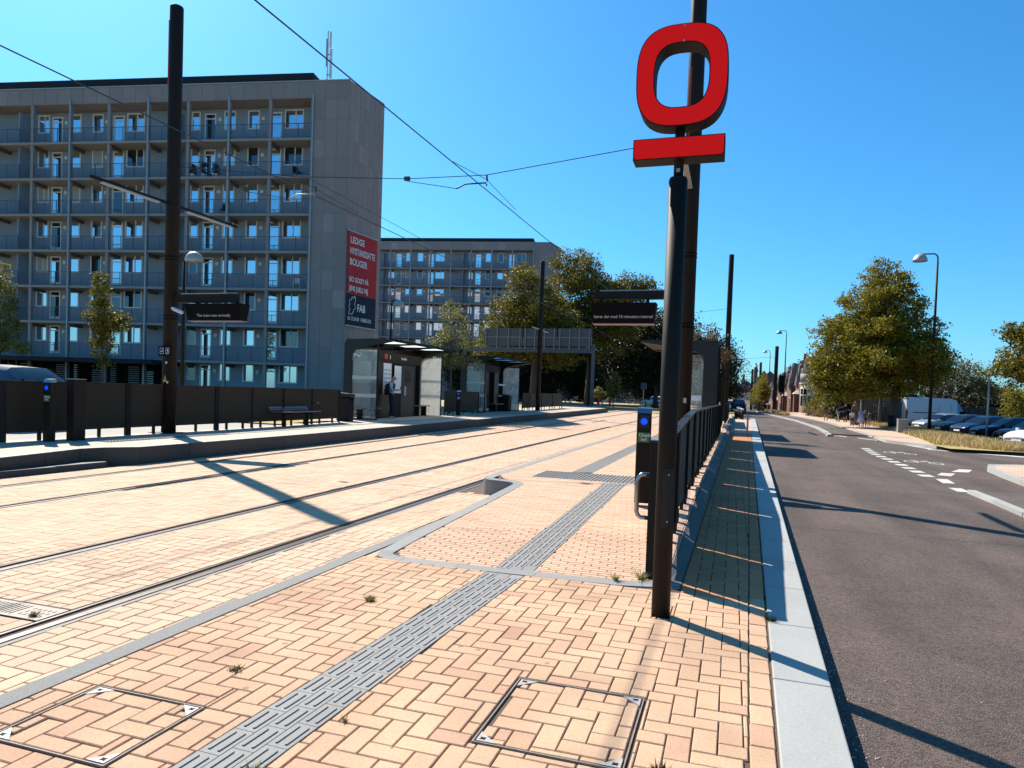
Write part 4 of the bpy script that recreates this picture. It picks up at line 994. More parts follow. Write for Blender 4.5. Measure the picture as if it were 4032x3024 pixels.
# ------------------------------------------------------------------ shelters
def shelter(label, y0, L, z, cabinet=True, xb=-13.8, xg=-13.46, xfr=-12.42, xr=-11.75, mirror=False, group='glass tram shelters'):
    """mirror=True for the near platform: open side toward -x"""
    s = -1 if mirror else 1
    t = thing('tram_shelter', label, 'tram shelter', (xb, y0, z), 0, group)
    def X(x): return (x-xb)*s
    def bx(n, m, x0, x1, a, b_, z0, z1, **k):
        x0, x1 = sorted((X(x0), X(x1))); return MB().box(x0, x1, a, b_, z0, z1).build(n, m, t, **k)
    H = 2.93
    # portal: back leg curving into the roof beam, at both ends
    for ya in (0, L-.10):
        pl_ = [(X(xb), 0), (X(xg), 0), (X(xg), 2.42), (X(xg+.10), 2.58), (X(xg+.35), 2.68), (X(xfr), 2.80), (X(xr), 2.93), (X(xr), 2.99), (X(-12.6) if not mirror else X(-12.6), 3.02), (X(xb+.25), 3.0), (X(xb+.08), 2.95), (X(xb), 2.82)]
        MB().extr(pl_, lambda a, c, ya=ya: (a, ya, c), lambda a, c, ya=ya: (a, ya+.10, c)).build('portal_frame', darks, t)
    # back wall
    bx('back_wall', darks, xb+.05, xb+.12, .1, L-.1, .12, 2.9)
    # roof: beams and skylights
    nb = 4
    for k in range(nb):
        a = .1+(L-.2)*k/(nb-1)-.06 if 0 < k < nb-1 else (.1 if k == 0 else L-.22)
        MB().hexa([(X(xb), a, 2.84), (X(xr), a, 2.93), (X(xr), a+.12, 2.93), (X(xb), a+.12, 2.84)] if not mirror else [(X(xr), a, 2.93), (X(xb), a, 2.84), (X(xb), a+.12, 2.84), (X(xr), a+.12, 2.93)],
                  [(X(xb), a, 2.98), (X(xr), a, 3.0), (X(xr), a+.12, 3.0), (X(xb), a+.12, 2.98)] if not mirror else [(X(xr), a, 3.0), (X(xb), a, 2.98), (X(xb), a+.12, 2.98), (X(xr), a+.12, 3.0)]).build('roof_beam', dark, t)
    bx('roof_edge', dark, xr-.16, xr, .1, L-.1, 2.925, 3.01)
    bx('roof_panel', dark, xb, xg-.0+.25, .22, L-.22, 2.93, 3.02)
    for k in range(nb-1):
        a = .22+(L-.44)*k/(nb-1)+.08; c = .22+(L-.44)*(k+1)/(nb-1)-.08
        b_s = MB(); x0_, x1_ = sorted((X(xg+.27), X(xr-.17))); b_s.quad((x0_, a, 2.97), (x1_, a, 2.97), (x1_, c, 2.97), (x0_, c, 2.97)).build('skylight', frost, t)
        bx('ceiling_panel', dark, xg+.27, xr-.17, c+.002, c+.155, 2.95, 2.964)
    # end glass
    for k, ya in enumerate((.03, L-.06)):
        xa, xc = sorted((X(xg), X(xfr)))
        MB().box(xa, xc, ya, ya+.012, .08 if k == 0 else .08, 2.62).build('end_glass', sglass if k == 0 else dglass, t)
        for z0 in (.86, 1.52): MB().box(xa, xc, ya-.004, ya-.001, z0, z0+.13).build('white_band', bandm, t)
        MB().box(min(X(xfr-.02), X(xfr+.02)), max(X(xfr-.02), X(xfr+.02)), ya-.02, ya+.03, 0, 2.80).build('glass_post', dark, t)
        MB().box(xa, xc, ya-.01, ya+.02, .03, .075).build('bottom_rail', dark, t)
    if not mirror:
        xa, xc = X(xg), X(-12.72)
        MB().box(xa+.02, xc, .06, .072, .1, 2.17).build('bright_view_panel', dglass, t)  # added pale panel imitating the brightness seen through the end glass
        # direction sign on end glass
        MB().box(xa, xa+.62, .02, .026, 2.2, 2.62).build('sign_film', sglass, t)
        MB().extr([(xa+.05, 2.42), (xa+.11, 2.48), (xa+.11, 2.44), (xa+.18, 2.44), (xa+.18, 2.40), (xa+.11, 2.40), (xa+.11, 2.36)], lambda a, c: (a, .018, c), lambda a, c: (a, .015, c)).build('arrow', whitet, t)
        MB().box(xa+.22, xa+.34, .015, .018, 2.35, 2.49).build('tram_pictogram', whitet, t); MB().box(xa+.245, xa+.315, .012, .0145, 2.42, 2.47).build('pictogram_window', black, t)
    if cabinet:
        bx('info_wall', darks, -13.28, -13.02, .9, 2.42, 0, 2.62)
        bx('lintel', dark, -13.28, -13.005, .9, 5.0, 2.24, 2.62)
        bx('cabinet', dark, -13.30, -13.0, 2.45, 4.45, 0, 2.23)
        bx('cabinet_door', darks, -13.0, -12.985, 3.10, 4.30, .08, 2.15, bevel=.01)
        bx('map_frame', black, -13.0, -12.98, 2.40, 3.12, .98, 2.20)
        bx('line_map', white, -12.978, -12.975, 2.46, 3.06, 1.03, 2.14)
        bx('timetable', white, -13.018, -13.0, 1.60, 2.24, .98, 2.20)
        for c_ in (0, 1):
            for r_ in range(6):
                bx('timetable_block', greys, -12.998, -12.996, 1.66+c_*.29, 1.88+c_*.29, 1.12+r_*.16, 1.155+r_*.16); 
        bx('red_logo', redc, -13.004, -12.998, 1.66, 1.90, 2.37, 2.56)
        bx('info_sign', whitet, -13.004, -12.998, 2.10, 2.14, 2.38, 2.52)
        bx('handle', lmet, -12.984, -12.96, 3.36, 3.52, .94, 1.32)
        o = place_text('stop_name', 'Korsløkke', .15, (-12.998, y0+3.05, z+2.40), (0, 1, 0), (0, 0, 1), whitet, t, .0, .85)
        bx('door_window', panelm, -12.985, -12.978, 3.45, 4.0, 1.5, 2.0)
    else:
        if not mirror:
            for a in (1.2, 3.2): bx('wall_pillar', darks, -13.30, -13.0, a, a+.75, 0, 2.3)
            bx('lintel', dark, -13.30, -12.99, 1.1, 4.1, 2.24, 2.62)
            for z0 in (.86, 1.52): bx('white_band', white, -13.25, -13.24, 4.0, L-.1, z0, z0+.1)
        else:
            bx('line_map', white, -13.28, -13.25, .7, 1.5, 1.0, 2.1)
    return t
def sbench(label, x, y, z, L):
    t = thing('bench', label, 'bench', (x, y, z), 0, None)
    MB().box(-.22, .22, -L/2, L/2, .42, .46).build('seat', benchw, t)
    for s in (-.32, .32): MB().box(-.12, .12, s*L-.04, s*L+.04, 0, .415).build('leg', dark, t)
sh1 = shelter('nearer dark framed glass shelter across the tracks, where the man stands', 22.7, 5.95, LZ, True)
sh2 = shelter('farther dark framed glass shelter on the left platform, past the young tree', 34.3, 6.2, zl(36), False)
sbench('low backless bench at the left end of the first shelter, left of the man', -13.1, 23.25, LZ, 1.5)
sbench('low backless bench right of the cabinet in the first shelter', -13.1, 27.9, zl(28), 1.2)
sbench('low bench in the middle of the second shelter', -13.0, 38.0, zl(38), 1.5)
# near platform shelter: seen end on beyond the railing
t = thing('tram_shelter', 'shelter on the near platform seen end on beyond the railing', 'tram shelter', (-.52, 24.3, .25), 0, None)
def nbx(n, m, x0, x1, y0, y1, z0, z1, **k): return MB().box(x0, x1, y0, y1, z0, z1).build(n, m, t, **k)
fr_ = [(0, 0), (0, 3.1), (-.12, 3.24), (-2.6, 3.24), (-2.6, 3.16), (-1.2, 2.95), (-.75, 2.85), (-.5, 2.7), (-.46, 2.4), (-.46, 0)]
for ya in (0, 4.0): MB().extr(fr_, lambda a, c, ya=ya: (a, ya, c), lambda a, c, ya=ya: (a, ya+.12, c)).build('portal_frame', darks, t)
nbx('end_glass', sglass, -1.5, -.47, .04, .055, .1, 2.75)
nbx('timetable', white, -1.12, -.84, .02, .036, .95, 2.0)
for k in range(5): nbx('timetable_block', greys, -1.09, -.87, .017, .0195, 1.1+k*.17, 1.14+k*.17)
nbx('red_logo', redc, -1.1, -.93, .02, .036, 2.38, 2.56)
nbx('white_band', white, -.84, -.5, .02, .036, 1.2, 1.38)
nbx('roof_panel', dark, -2.6, 0, .12, 4.0, 3.17, 3.24)
for k in range(4):
    nbx('glass_pane', dglass, -.03, -.015, .14+k*.97, 1.09+k*.97, .1, 3.05); nbx('mullion', dark, -.05, .02, .12+k*.97-.02, .12+k*.97+.02, 0, 3.1)
t = thing('tram_shelter', 'second glass back wall of the shelters beyond the near platform railing', 'tram shelter', (-.48, 32.6, .25), 0, None)
for k in range(6):
    MB().box(-.02, 0, .05+k, .95+k, .1, 2.75).build('glass_pane', dglass, t); MB().box(-.05, .03, k-.03, k+.03, 0, 2.9).build('mullion', dark, t)
MB().box(-2.2, .03, 0, 6, 2.905, 3.0).build('roof_panel', dark, t)
# bollards on the far end of the roadside pavement
for k, (x, y) in enumerate(((.52, 67), (.62, 64), (.72, 61.5), (.80, 59.2))):
    t = thing('bollard', ['first bollard from the left in the row of four near the parked cars', 'second bollard of the row of four near the parked cars', 'third bollard of the row of four near the parked cars', 'last and nearest bollard of the row of four by the road'][k], 'bollard', (x, y, 0), 0, 'grey bollards with white caps')
    MB().tube([(0, 0, 0), (0, 0, .78)], .10, 14).build('post', dark, t, smooth=True); MB().tube([(0, 0, .785), (0, 0, .9)], .105, 14).build('cap', white, t, smooth=True)
t = thing('bollard', 'single slim grey post on the roadside bricks', 'bollard', (.72, 34.8, 0)); MB().tube([(0, 0, 0), (0, 0, .88)], .045, 12).build('post', lmet, t); MB().tube([(0, 0, .5), (0, 0, .6)], .048, 12).build('band', white, t)


# ------------------------------------------------------------------ apartment blocks
def box_mesh(name, x0, x1, y0, y1, z0, z1, m):
    b = MB().box(x0, x1, y0, y1, z0, z1); me = bpy.data.meshes.new(name); me.from_pydata(b.v, [], b.f); me.materials.append(m); me.update(); return me
def mk(name, b, m):
    me = bpy.data.meshes.new(name); me.from_pydata(b.v, [], b.f); me.materials.append(m); me.update(); return me
blindm = mat('window_blind', (.42, .40, .38), .6)
FL = 2.765
def win_meshes(w_, h_, split=False, door=False):
    b = MB(); f = .095; x0, x1 = -w_/2-.02, w_/2+.02; d = -.05
    b.box(x0, x1, d, 0, 0, f); b.box(x0, x1, d, 0, h_-f, h_); b.box(x0, x0+f, d, 0, f, h_-f); b.box(x1-f, x1, d, 0, f, h_-f)
    holes = []
    if split: b.box(x0+w_*.60-.04, x0+w_*.60+.04, d, 0, f, h_-f); holes = [(x0+f, x0+w_*.60-.04, f, h_-f), (x0+w_*.60+.04, x1-f, f, h_-f)]
    elif door: b.box(x0+f, x1-f, d, 0, h_*.80, h_*.80+.08); b.box(x0+f, x1-f, d, 0, f, f+.10); holes = [(x0+f, x1-f, f+.1, h_*.80), (x0+f, x1-f, h_*.80+.08, h_-f)]
    else: holes = [(x0+f, x1-f, f, h_-f)]
    fr = mk('window', b, framew)
    ps = []
    for (a, c, z0, z1) in holes: ps.append(mk('pane', MB().box(a, c, -.022, -.006, z0, z1), panem))
    return fr, ps
WM = {'dw': win_meshes(1.50, 1.45, split=True), 'w': win_meshes(.92, 1.45), 'dw2': win_meshes(1.0, 1.45, split=True), 'door': win_meshes(.90, 2.25, door=True), 'wn': win_meshes(.70, 1.45)}
for k in WM:
    fr, ps = WM[k]
    for i, p in enumerate(list(ps)):
        q = p.copy(); q.materials.clear(); q.materials.append(paned); ps.append(q)
    for i, p in enumerate(list(ps[:len(ps)//2])):
        q = p.copy(); q.materials.clear(); q.materials.append(blindm); ps.append(q)
PAT = [('dw', 4.95, 1.25), ('door', 6.40, .28), ('w', 8.22, 1.25), ('w', 10.17, 1.25), ('door', 11.79, .28), ('wn', 13.0, 1.25)]
PER = 13.15
slabz = [3.15+FL*k for k in range(-1, 7)]
def block(label, loc, rz, nbays, z0, gable=True, extra=None):
    t = thing('apartment_block', label, 'apartment block', loc, rz, 'grey apartment blocks with open balconies')
    L = 2.75+3.29*nbays; D = 11.5; H = 23.85
    # core volumes
    MB().box(-L, -2.755, 1.5, D, -1, 22.6).build('wall', wallb, t)
    foot = [(0, 0), (1.17, 4.24), (-1.5, D), (-2.75, D), (-2.75, 0)]
    MB().extr(foot, lambda a, c: (a, c, -1), lambda a, c: (a, c, H)).build('gable_wall', cladm, t)
    MB().box(-L, -2.752, 0, D, 22.62, H).build('fascia', cladm, t)
    MB().box(-L, -2.9, .12, D-1, H+.065, 24.52).build('roof', roofm, t)
    MB().box(-L, .02, -.06, .0, H-.02, H+.06).build('roof_trim', lmet, t)
    # cladding panels
    hp = 1.38
    pm = {}
    def panel_at(x0, x1, z0_, z1_, y, key):
        if key not in pm: pm[key] = box_mesh('cladding_panel', 0, x1-x0-.03, -.015, 0, 0, z1_-z0_-.03, cladm)
        inst('cladding_panel', pm[key], t, (x0, y, z0_))
    nz = 17
    for i in range(nz):
        zz = H-.02-(i+1)*hp if i else H-hp
        for j in range(3): panel_at(-2.73+j*.905, -2.73+(j+1)*.905, zz, zz+hp, -.002, 'a')
    ex = Vector((1.17, 4.24, 0)).normalized(); ga = math.atan2(ex.y, ex.x)
    gm = box_mesh('cladding_panel', 0, .598, -.015, 0, 0, hp-.03, cladm)
    for i in range(nz):
        for j in range(7):
            p = ex*(.02+j*.625); o = inst('cladding_panel', gm, t, (p.x, p.y, H-(i+1)*hp)); o.rotation_euler = (0, 0, ga)
    if nbays < 14:
        for j in range(min(nbays*3, 33)): panel_at(-2.8-(j+1)*1.0966, -2.8-j*1.0966, 22.64, 23.82, -.004, 'f')
    # slabs, posts, pipes, railings
    sm = box_mesh('balcony_slab', -L, -2.76, -.06, 1.49, -.17, 0, slabm)
    for z in slabz[1:]: inst('balcony_slab', sm, t, (0, 0, z))
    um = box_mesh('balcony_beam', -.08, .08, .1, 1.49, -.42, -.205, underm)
    pm_ = box_mesh('balcony_post', -.11, .11, .0, .22, -1, 22.6, columnm)
    pp = mk('drainpipe', MB().tube([(0, 0, -1), (0, 0, 22.9)], .055, 8), pipe)
    rb = MB(); rb.box(-1.6, 1.6, -.02, .02, 1.05, 1.09); rb.box(-1.6, 1.6, -.015, .015, .06, .09)
    for k in range(29): rb.box(-1.58+k*.112, -1.569+k*.112, -.006, .006, .09, 1.05)
    rb.box(-.55, -.51, -.05, -.02, -.15, 1.07); rb.box(.51, .55, -.05, -.02, -.15, 1.07)
    rm = mk('railing', rb, railm)
    part = box_mesh('partition', -.04, .04, .25, 1.49, 0, 2.5, wallb)
    for k in range(nbays+1):
        x = -(2.73+3.29*k)-.12
        inst('balcony_post', pm_, t, (x, 0, 0)); 
        if k % 2 == 0: inst('drainpipe', pp, t, (x+.1, -.12, 0))
        for z in slabz[1:]:
            if k < nbays: inst('railing', rm, t, (-(2.73+3.29*(k+.5))-.05, .0, z))
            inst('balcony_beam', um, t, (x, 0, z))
    for z in slabz:
        u = 2.73+3.29*3.45
        while u < L:
            inst('partition', part, t, (-u, 0, z)); u += PER
    # windows and doors
    lm = mk('wall_lamp', MB().tube([(0, 0, 0), (0, -.09, 0)], .15, 14), white)
    q = 0
    for fi, z in enumerate(slabz):
        rep = 0
        while True:
            done = True
            for kind, uc, dz in PAT:
                u = uc+rep*PER
                if u > L-.8: continue
                done = False
                if extra and fi < 1 and u > 14: continue
                fr, ps = WM['dw2' if (kind == 'wn' and rep == 1) else kind]
                o = inst('window' if kind != 'door' else 'balcony_door', fr, t, (-u, 1.497, z+dz if kind == 'door' else z+dz))
                q += 1
                n = len(ps)//3; rr_ = rng.random(); op = 1 if rr_ < .18 else (2 if rr_ > .90 and kind != 'door' else 0)
                for i in range(n):
                    o2 = bpy.data.objects.new('pane', ps[i+n*op]); COL.objects.link(o2); o2.parent = o
                    o2.rotation_euler = (rng.normal(0, .004), 0, rng.normal(0, .012))
            for uc in (7.43, 10.98):
                u = uc+rep*PER
                if u < L-.5 and not (extra and fi < 1 and u > 14): inst('wall_lamp', lm, t, (-u, 1.495, z+2.05))
            rep += 1
            if done: break
    if extra: extra(t)
    return t
def garage(t):
    MB().box(-60, -13.9, -2.0, 1.4, 2.72, 3.05).build('garage_canopy', roofm, t)
    MB().box(-60, -14.2, .3, .4, -1, 2.7).build('garage_front', black, t)
    for k in range(12):
        x = -15.6-k*1.55; b = MB(); n_ = 9 if k % 3 else 7
        for i in range(n_): b.box(x, x+.55+.35*(k % 2), -.15, -.11, 1.1+i*.17, 1.17+i*.17)
        b.build('louvre', greys if k % 4 else lmet, t, kind='stuff')
    for k in range(6): MB().box(-18-k*3.3, -17.75-k*3.3, -.4, -.2, -1, 2.7).build('garage_post', black, t)
RZ = math.atan2(.1668, .986)
bl1 = block('near grey apartment block with balconies, red banner on its gable', (-27.464, 45.0, 0), RZ, 10, 0, extra=garage)
# position of the second block: same direction, about twice as far
d2 = (fw + r2*((2173-2016)/2734) + u2*(-(955-1627)/2734)); p2 = Vector((0, 0, 1.5))+d2*108
bl2 = block('farther grey apartment block, half hidden by the big trees', (p2.x, p2.y, p2.z-23.85), RZ, 13, 0)
bl3 = block('farthest blue grey apartment block glimpsed low between the tree trunks', (-11, 168, -12.5), RZ+.1, 12, 0)
for (dx, nm) in ((.9, 0), (7.5, 1), (14.5, 2)):
    tag(MB().box(-.35, .35, -.35, .35, 0, .7).build('roof_vent', black), ['right hand', 'middle', 'left hand'][nm]+' small black roof vent on the farther apartment block', 'roof vent', 'roof vents').location = (p2.x-3.5-dx*1.0*.986, p2.y+3-.1668*dx, p2.z+.62)
# banner
t = thing('banner', 'tall red and navy housing banner hanging on the gable of the near apartment block', 'banner', (-27.464, 45.0, 0), RZ)
E1 = Vector((1.17, 4.24, 0)).normalized(); EN = Vector((E1.y, -E1.x, 0))
def ep(u, z, off=.09): p = E1*u+EN*off; return (p.x, p.y, z)
def bquad(n, m, u0, u1, z0, z1, off=.09):
    b = MB()
    N = 14
    for k in range(N):
        a0, a1 = lerp(u0, u1, k/N), lerp(u0, u1, (k+1)/N)
        o0, o1 = off+.015*math.sin(a0*5.5)+.01*math.sin(a0*13), off+.015*math.sin(a1*5.5)+.01*math.sin(a1*13)
        b.quad(ep(a0, z0, o0), ep(a1, z0, o1), ep(a1, z1, o1), ep(a0, z1, o0))
    o = b.build(n, m, t); sfy = o.modifiers.new('s', 'SOLIDIFY'); sfy.thickness = .012; return o
bquad('red_cloth', bannerr, .1, 3.82, 8.46, 13.02); bquad('navy_cloth', bannerb, .1, 3.82, 6.1, 8.455)
MB().hexa([ep(.06, 13.0, .06), ep(3.86, 13.0, .06), ep(3.86, 13.0, .16), ep(.06, 13.0, .16)], [ep(.06, 13.1, .06), ep(3.86, 13.1, .06), ep(3.86, 13.1, .16), ep(.06, 13.1, .16)]).build('top_bar', lmet, t)
MB().hexa([ep(.06, 6.02, .06), ep(3.86, 6.02, .06), ep(3.86, 6.02, .16), ep(.06, 6.02, .16)], [ep(.06, 6.12, .06), ep(3.86, 6.12, .06), ep(3.86, 6.12, .16), ep(.06, 6.12, .16)]).build('bottom_bar', lmet, t)
def bt(s_, size, u, z, sx=.8, bold=.012):
    o = place_text('banner_text', s_, size, ep(u, z, .15), tuple(E1), (0, 0, 1), whitet, None, bold, sx); o.parent = t; return o
bt('LEDIGE', .68, .34, 12.18, .80); bt('NYISTANDSATTE', .68, .32, 11.38, .60); bt('BOLIGER', .68, .32, 10.58, .80)
bt('BO GODT PÅ', .52, .32, 9.35, .76); bt('JENS JUELS VEJ', .52, .32, 8.68, .72)
bt('FAB', .78, 1.35, 7.22, .78, .02); bt('63 12 56 00 · FABBO.DK', .40, .22, 6.50, .72, .006)
# castle like emblem beside the letters: outline only
em = [(.35, 6.95), (.78, 6.95), (.78, 7.12), (.92, 7.12), (.92, 7.30), (1.08, 7.35), (1.12, 7.6), (1.0, 7.72), (1.1, 7.85), (1.14, 8.15), (1.02, 8.35), (.92, 8.1), (.8, 8.25), (.66, 8.18), (.62, 7.98), (.45, 8.02), (.38, 7.8), (.5, 7.7), (.36, 7.55), (.42, 7.35), (.52, 7.3), (.36, 7.15)]
b = MB()
for (a0, c0), (a1, c1) in zip(em, em[1:]+em[:1]):
    d = Vector((a1-a0, c1-c0)).normalized()*.022; n_ = (-d.y, d.x)
    b.quad(ep(a0-n_[0], c0-n_[1], .155), ep(a1-n_[0], c1-n_[1], .155), ep(a1+n_[0], c1+n_[1], .155), ep(a0+n_[0], c0+n_[1], .155))
b.build('emblem', whitet, t)
# antenna on near block roof
t = thing('antenna_mast', 'thin white phone antennas on the roof edge of the near apartment block', 'antenna', (-30.2, 46.2, 24.4))
MB().tube([(0, 0, -.6), (0, 0, 3.9)], .045, 8).build('pole', lmet, t); MB().tube([(.28, 0, .35), (.28, 0, 2.5)], .11, 10).build('antenna', white, t); MB().tube([(-.05, 0, 1.3), (-.05, 0, 3.3)], .10, 10).build('antenna', lmet, t)
MB().tube([(.22, 0, 2.6), (.22, 0, 3.8)], .08, 10).build('antenna', white, t)
MB().box(-.05, .3, -.04, .04, .6, .66).build('bracket', lmet, t); MB().box(-.05, .3, -.04, .04, 2.1, 2.16).build('bracket', lmet, t)
# potted plants and chairs on balconies (local frame of block 1)
def on_block(u, w_, z):
    v = Matrix.Rotation(RZ, 4, 'Z') @ Vector((-u, w_, z)); return (v.x-27.464, v.y+45.0, v.z)
def plant_pot(label, p, h=.9):
    t = thing('potted_plant', label, 'potted plant', p, 0, 'plants on the upper balcony')
    MB().tube([(0, 0, 0), (0, 0, .32)], [.15, .2], 10).build('pot', white, t)
    b = MB()
    for k in range(90):
        a = random.uniform(0, 2*PI); r = random.uniform(0, .3); z = .3+random.uniform(.02, h-.3); c = Vector((r*math.cos(a), r*math.sin(a), z)); d = Vector((random.gauss(0, 1), random.gauss(0, 1), random.gauss(0, 1))).normalized()*.08; e = d.orthogonal().normalized()*.05
        b.quad(tuple(c-d-e), tuple(c+d-e), tuple(c+d+e), tuple(c-d+e))
    b.build('foliage', leafd, t)
for k, u in enumerate((10.6, 11.6, 12.5)): plant_pot(['right', 'middle', 'left'][k]+' potted plant on the top balcony just right of the left mast', on_block(u, .35, slabz[6+0]+FL*0+.0), 1.0+.2*(k % 2))
def chair(label, p, m, rz):
    t = thing('balcony_chair', label, 'chair', p, rz)
    MB().box(-.24, .24, -.24, .24, .42, .46).build('seat', m, t); MB().box(-.24, .24, .22, .26, .5, .9).build('backrest', m, t)
    for a in (-1, 1):
        for c in (-1, 1): MB().box(a*.22-.02, a*.22+.02, c*.22-.02, c*.22+.02, 0, .41).build('leg', m, t)
chair('white chair on a low balcony at the right end of the near block', on_block(4.0, .5, slabz[3]), white, .6)
chair('dark chair on the fifth floor balcony of the near block', on_block(10.0, .6, slabz[5]), black, .3)
chair('dark chair at the right end of the top balcony of the near block', on_block(4.2, .6, slabz[6]), black, 1.2)

# ------------------------------------------------------------------ trees
def tree(name, label, loc, H, blobs, n, ls, m, tr=.18, trunkh=None, limbs=6, cat='tree', group=None, seed=1, clump=.16, dens=26, lean=(0, 0), bm=None, trunk=True):
    """blobs: (x, y, z, rx, ry, rz) relative to loc. Leaf clumps spread through the volume, denser near the outside."""
    R = np.random.default_rng(seed); t = thing(name, label, cat, loc, 0, group)
    bl = np.array(blobs, float)
    sat = []
    for q in bl:
        for _ in range(5):
            dd = R.normal(size=3); dd[2] = abs(dd[2])*.8-.15; dd /= np.linalg.norm(dd); f = R.uniform(.2, .36); sat.append([*(q[:3]+dd*q[3:]*R.uniform(.88, 1.08)), q[3]*f, q[4]*f, q[5]*f*.8])
    bl = np.vstack([bl, np.array(sat)]); vol = (bl[:, 3]*bl[:, 4]*bl[:, 5])**.85; pr = vol/vol.sum()
    nc = max(8, n//dens); idx = R.choice(len(bl), nc, p=pr)
    dirs = R.normal(size=(nc, 3)); dirs /= np.linalg.norm(dirs, axis=1)[:, None]
    rad = R.random(nc)**.42
    cc = bl[idx, :3]+dirs*rad[:, None]*bl[idx, 3:]
    ms = float(np.mean(np.array(blobs)[:, 3:])); cs = clump*ms*R.uniform(.6, 1.4, nc)
    li = R.integers(0, nc, n); P_ = cc[li]+np.clip(R.normal(size=(n, 3)), -1.7, 1.7)*cs[li][:, None]*np.array([1, 1, .6])
    out = (P_-bl[idx[li], :3]); 
    nrm = R.normal(size=(n, 3))+np.array([0, 0, .5]); nrm /= np.linalg.norm(nrm, axis=1)[:, None]
    a = np.cross(nrm, R.normal(size=(n, 3))); a /= np.linalg.norm(a, axis=1)[:, None]; b = np.cross(nrm, a)
    s = ls*R.uniform(.6, 1.35, n)[:, None]
    v = np.stack([P_-a*s, P_-b*s*.55+nrm*s*.15, P_+a*s, P_+b*s*.55+nrm*s*.15], 1).reshape(-1, 3)
    me = bpy.data.meshes.new('crown'); me.vertices.add(4*n); me.vertices.foreach_set('co', v.ravel())
    me.loops.add(4*n); me.loops.foreach_set('vertex_index', np.arange(4*n)); me.polygons.add(n); me.polygons.foreach_set('loop_start', np.arange(0, 4*n, 4)); me.polygons.foreach_set('loop_total', np.full(n, 4))
    me.materials.append(m); me.update(calc_edges=True); me.validate()
    o = bpy.data.objects.new('crown', me); COL.objects.link(o); o.parent = t
    if trunk:
        zc = float(np.mean([q[2] for q in blobs])); top = (lean[0], lean[1], zc+.25*ms); th = trunkh or zc*.5
        bb = MB().tube([(0, 0, -.1), (lean[0]*.1, lean[1]*.1, th*.5), (lean[0]*.35, lean[1]*.35, th), (lean[0]*.7, lean[1]*.7, (th+top[2])/2), top], [tr*1.25, tr, tr*.85, tr*.5, tr*.15], 10)
        bb.build('trunk', bm or bark, t, smooth=True)
        bb = MB()
        for k in range(limbs):
            c = cc[R.integers(0, nc)]; f = R.uniform(.45, 1.0); s0 = Vector((lean[0]*.35, lean[1]*.35, lerp(th*.8, zc, f*.8)))
            e = Vector(c); mid = s0.lerp(e, .5)+Vector((0, 0, -.08*(e-s0).length))
            bb.tube([tuple(s0), tuple(mid), tuple(e)], [tr*.42, tr*.25, tr*.06], 6)
        bb.build('limb', bm or bark, t, smooth=True)
    return t
# big maple by the pavement: pear shaped, top right of centre
tree('maple_tree', 'big yellow green maple standing behind the people, right of the road', (10.3, 51.5, -.1), 11, [(-1.3, 0, 4.5, 4.4, 3.8, 2.6), (-2.4, 0, 3.5, 2.8, 2.6, 1.5), (-.9, 0, 5.9, 3.7, 3.3, 2.4), (-1.2, 0, 7.7, 2.7, 2.6, 2.1), (-1.15, 0, 9.4, 1.6, 1.6, 1.5), (-1.1, 0, 10.5, .8, .8, .8), (-3.8, 0, 2.7, 1.7, 1.6, 1.3), (.9, 0, 4.6, 2.1, 2.2, 1.8)], 100000, .085, leafm, .34, 2.2, 14, seed=3, clump=.11, dens=44)
tree('street_tree', 'slim tree trunk on the grass left of the big maple, its crown merging with it', (10.9, 60, -.1), 6, [(0, 0, 4.4, 1.6, 1.6, 1.3)], 3500, .09, leafm, .10, 2.6, 5, seed=4)
tree('ivy_bush', 'tall leafy ivy covered bush reaching the ground behind the man in black', (9.4, 74, 0), 5, [(-.2, 0, 1.7, 1.5, 1.5, 1.8), (.2, 0, 3.8, 1.9, 1.6, 1.8), (1.8, 0, 2.4, 1.6, 1.6, 2.4)], 17000, .085, leafg, .1, 1, 3, cat='bush', seed=5)
tree('hedge_bush', 'brownish low bush on the pavement edge before the brick house', (8.6, 79, 0), 1, [(.2, 0, .55, 1.0, 1.6, .55), (-.2, 4, .5, .8, 1.6, .5)], 3500, .07, leafb, .05, .2, 2, cat='bush', seed=6)
tree('maple_tree', 'dark maple cut off by the right edge of the picture', (15.5, 43, -.3), 6, [(0, 0, 5.0, 2.0, 2.2, 1.6), (-.6, 0, 3.9, 1.8, 1.8, .9), (.5, 0, 6.3, 1.2, 1.3, 1.1)], 20000, .085, leafg, .16, 1.4, 8, seed=7, clump=.14)
tree('shrub', 'yellow green shrubs hanging over the dark hedge at the right edge', (21.0, 60, -.3), 3, [(-.6, 0, 2.7, 1.5, 1.5, .8), (2.5, 0, 2.9, 2, 1.5, .8), (-1.3, 0, 1.9, .6, 1, .9)], 8000, .08, leafm, .1, 1, 4, cat='bush', seed=8)
tree('background_tree', 'dull tree behind the van, right of the big maple', (21.5, 82, -.3), 7, [(0, 0, 4.6, 3.0, 2.6, 2.4), (2.5, 0, 3.2, 2.2, 2, 1.4)], 12000, .11, leafb, .2, 2.5, 9, seed=9, clump=.2)
tree('background_tree', 'small hazy tree far right above the car park hedge', (29, 92, -.3), 5, [(0, 0, 3.2, 3.4, 2.6, 1.3)], 6000, .12, leafg, .15, 1.5, 6, seed=10)
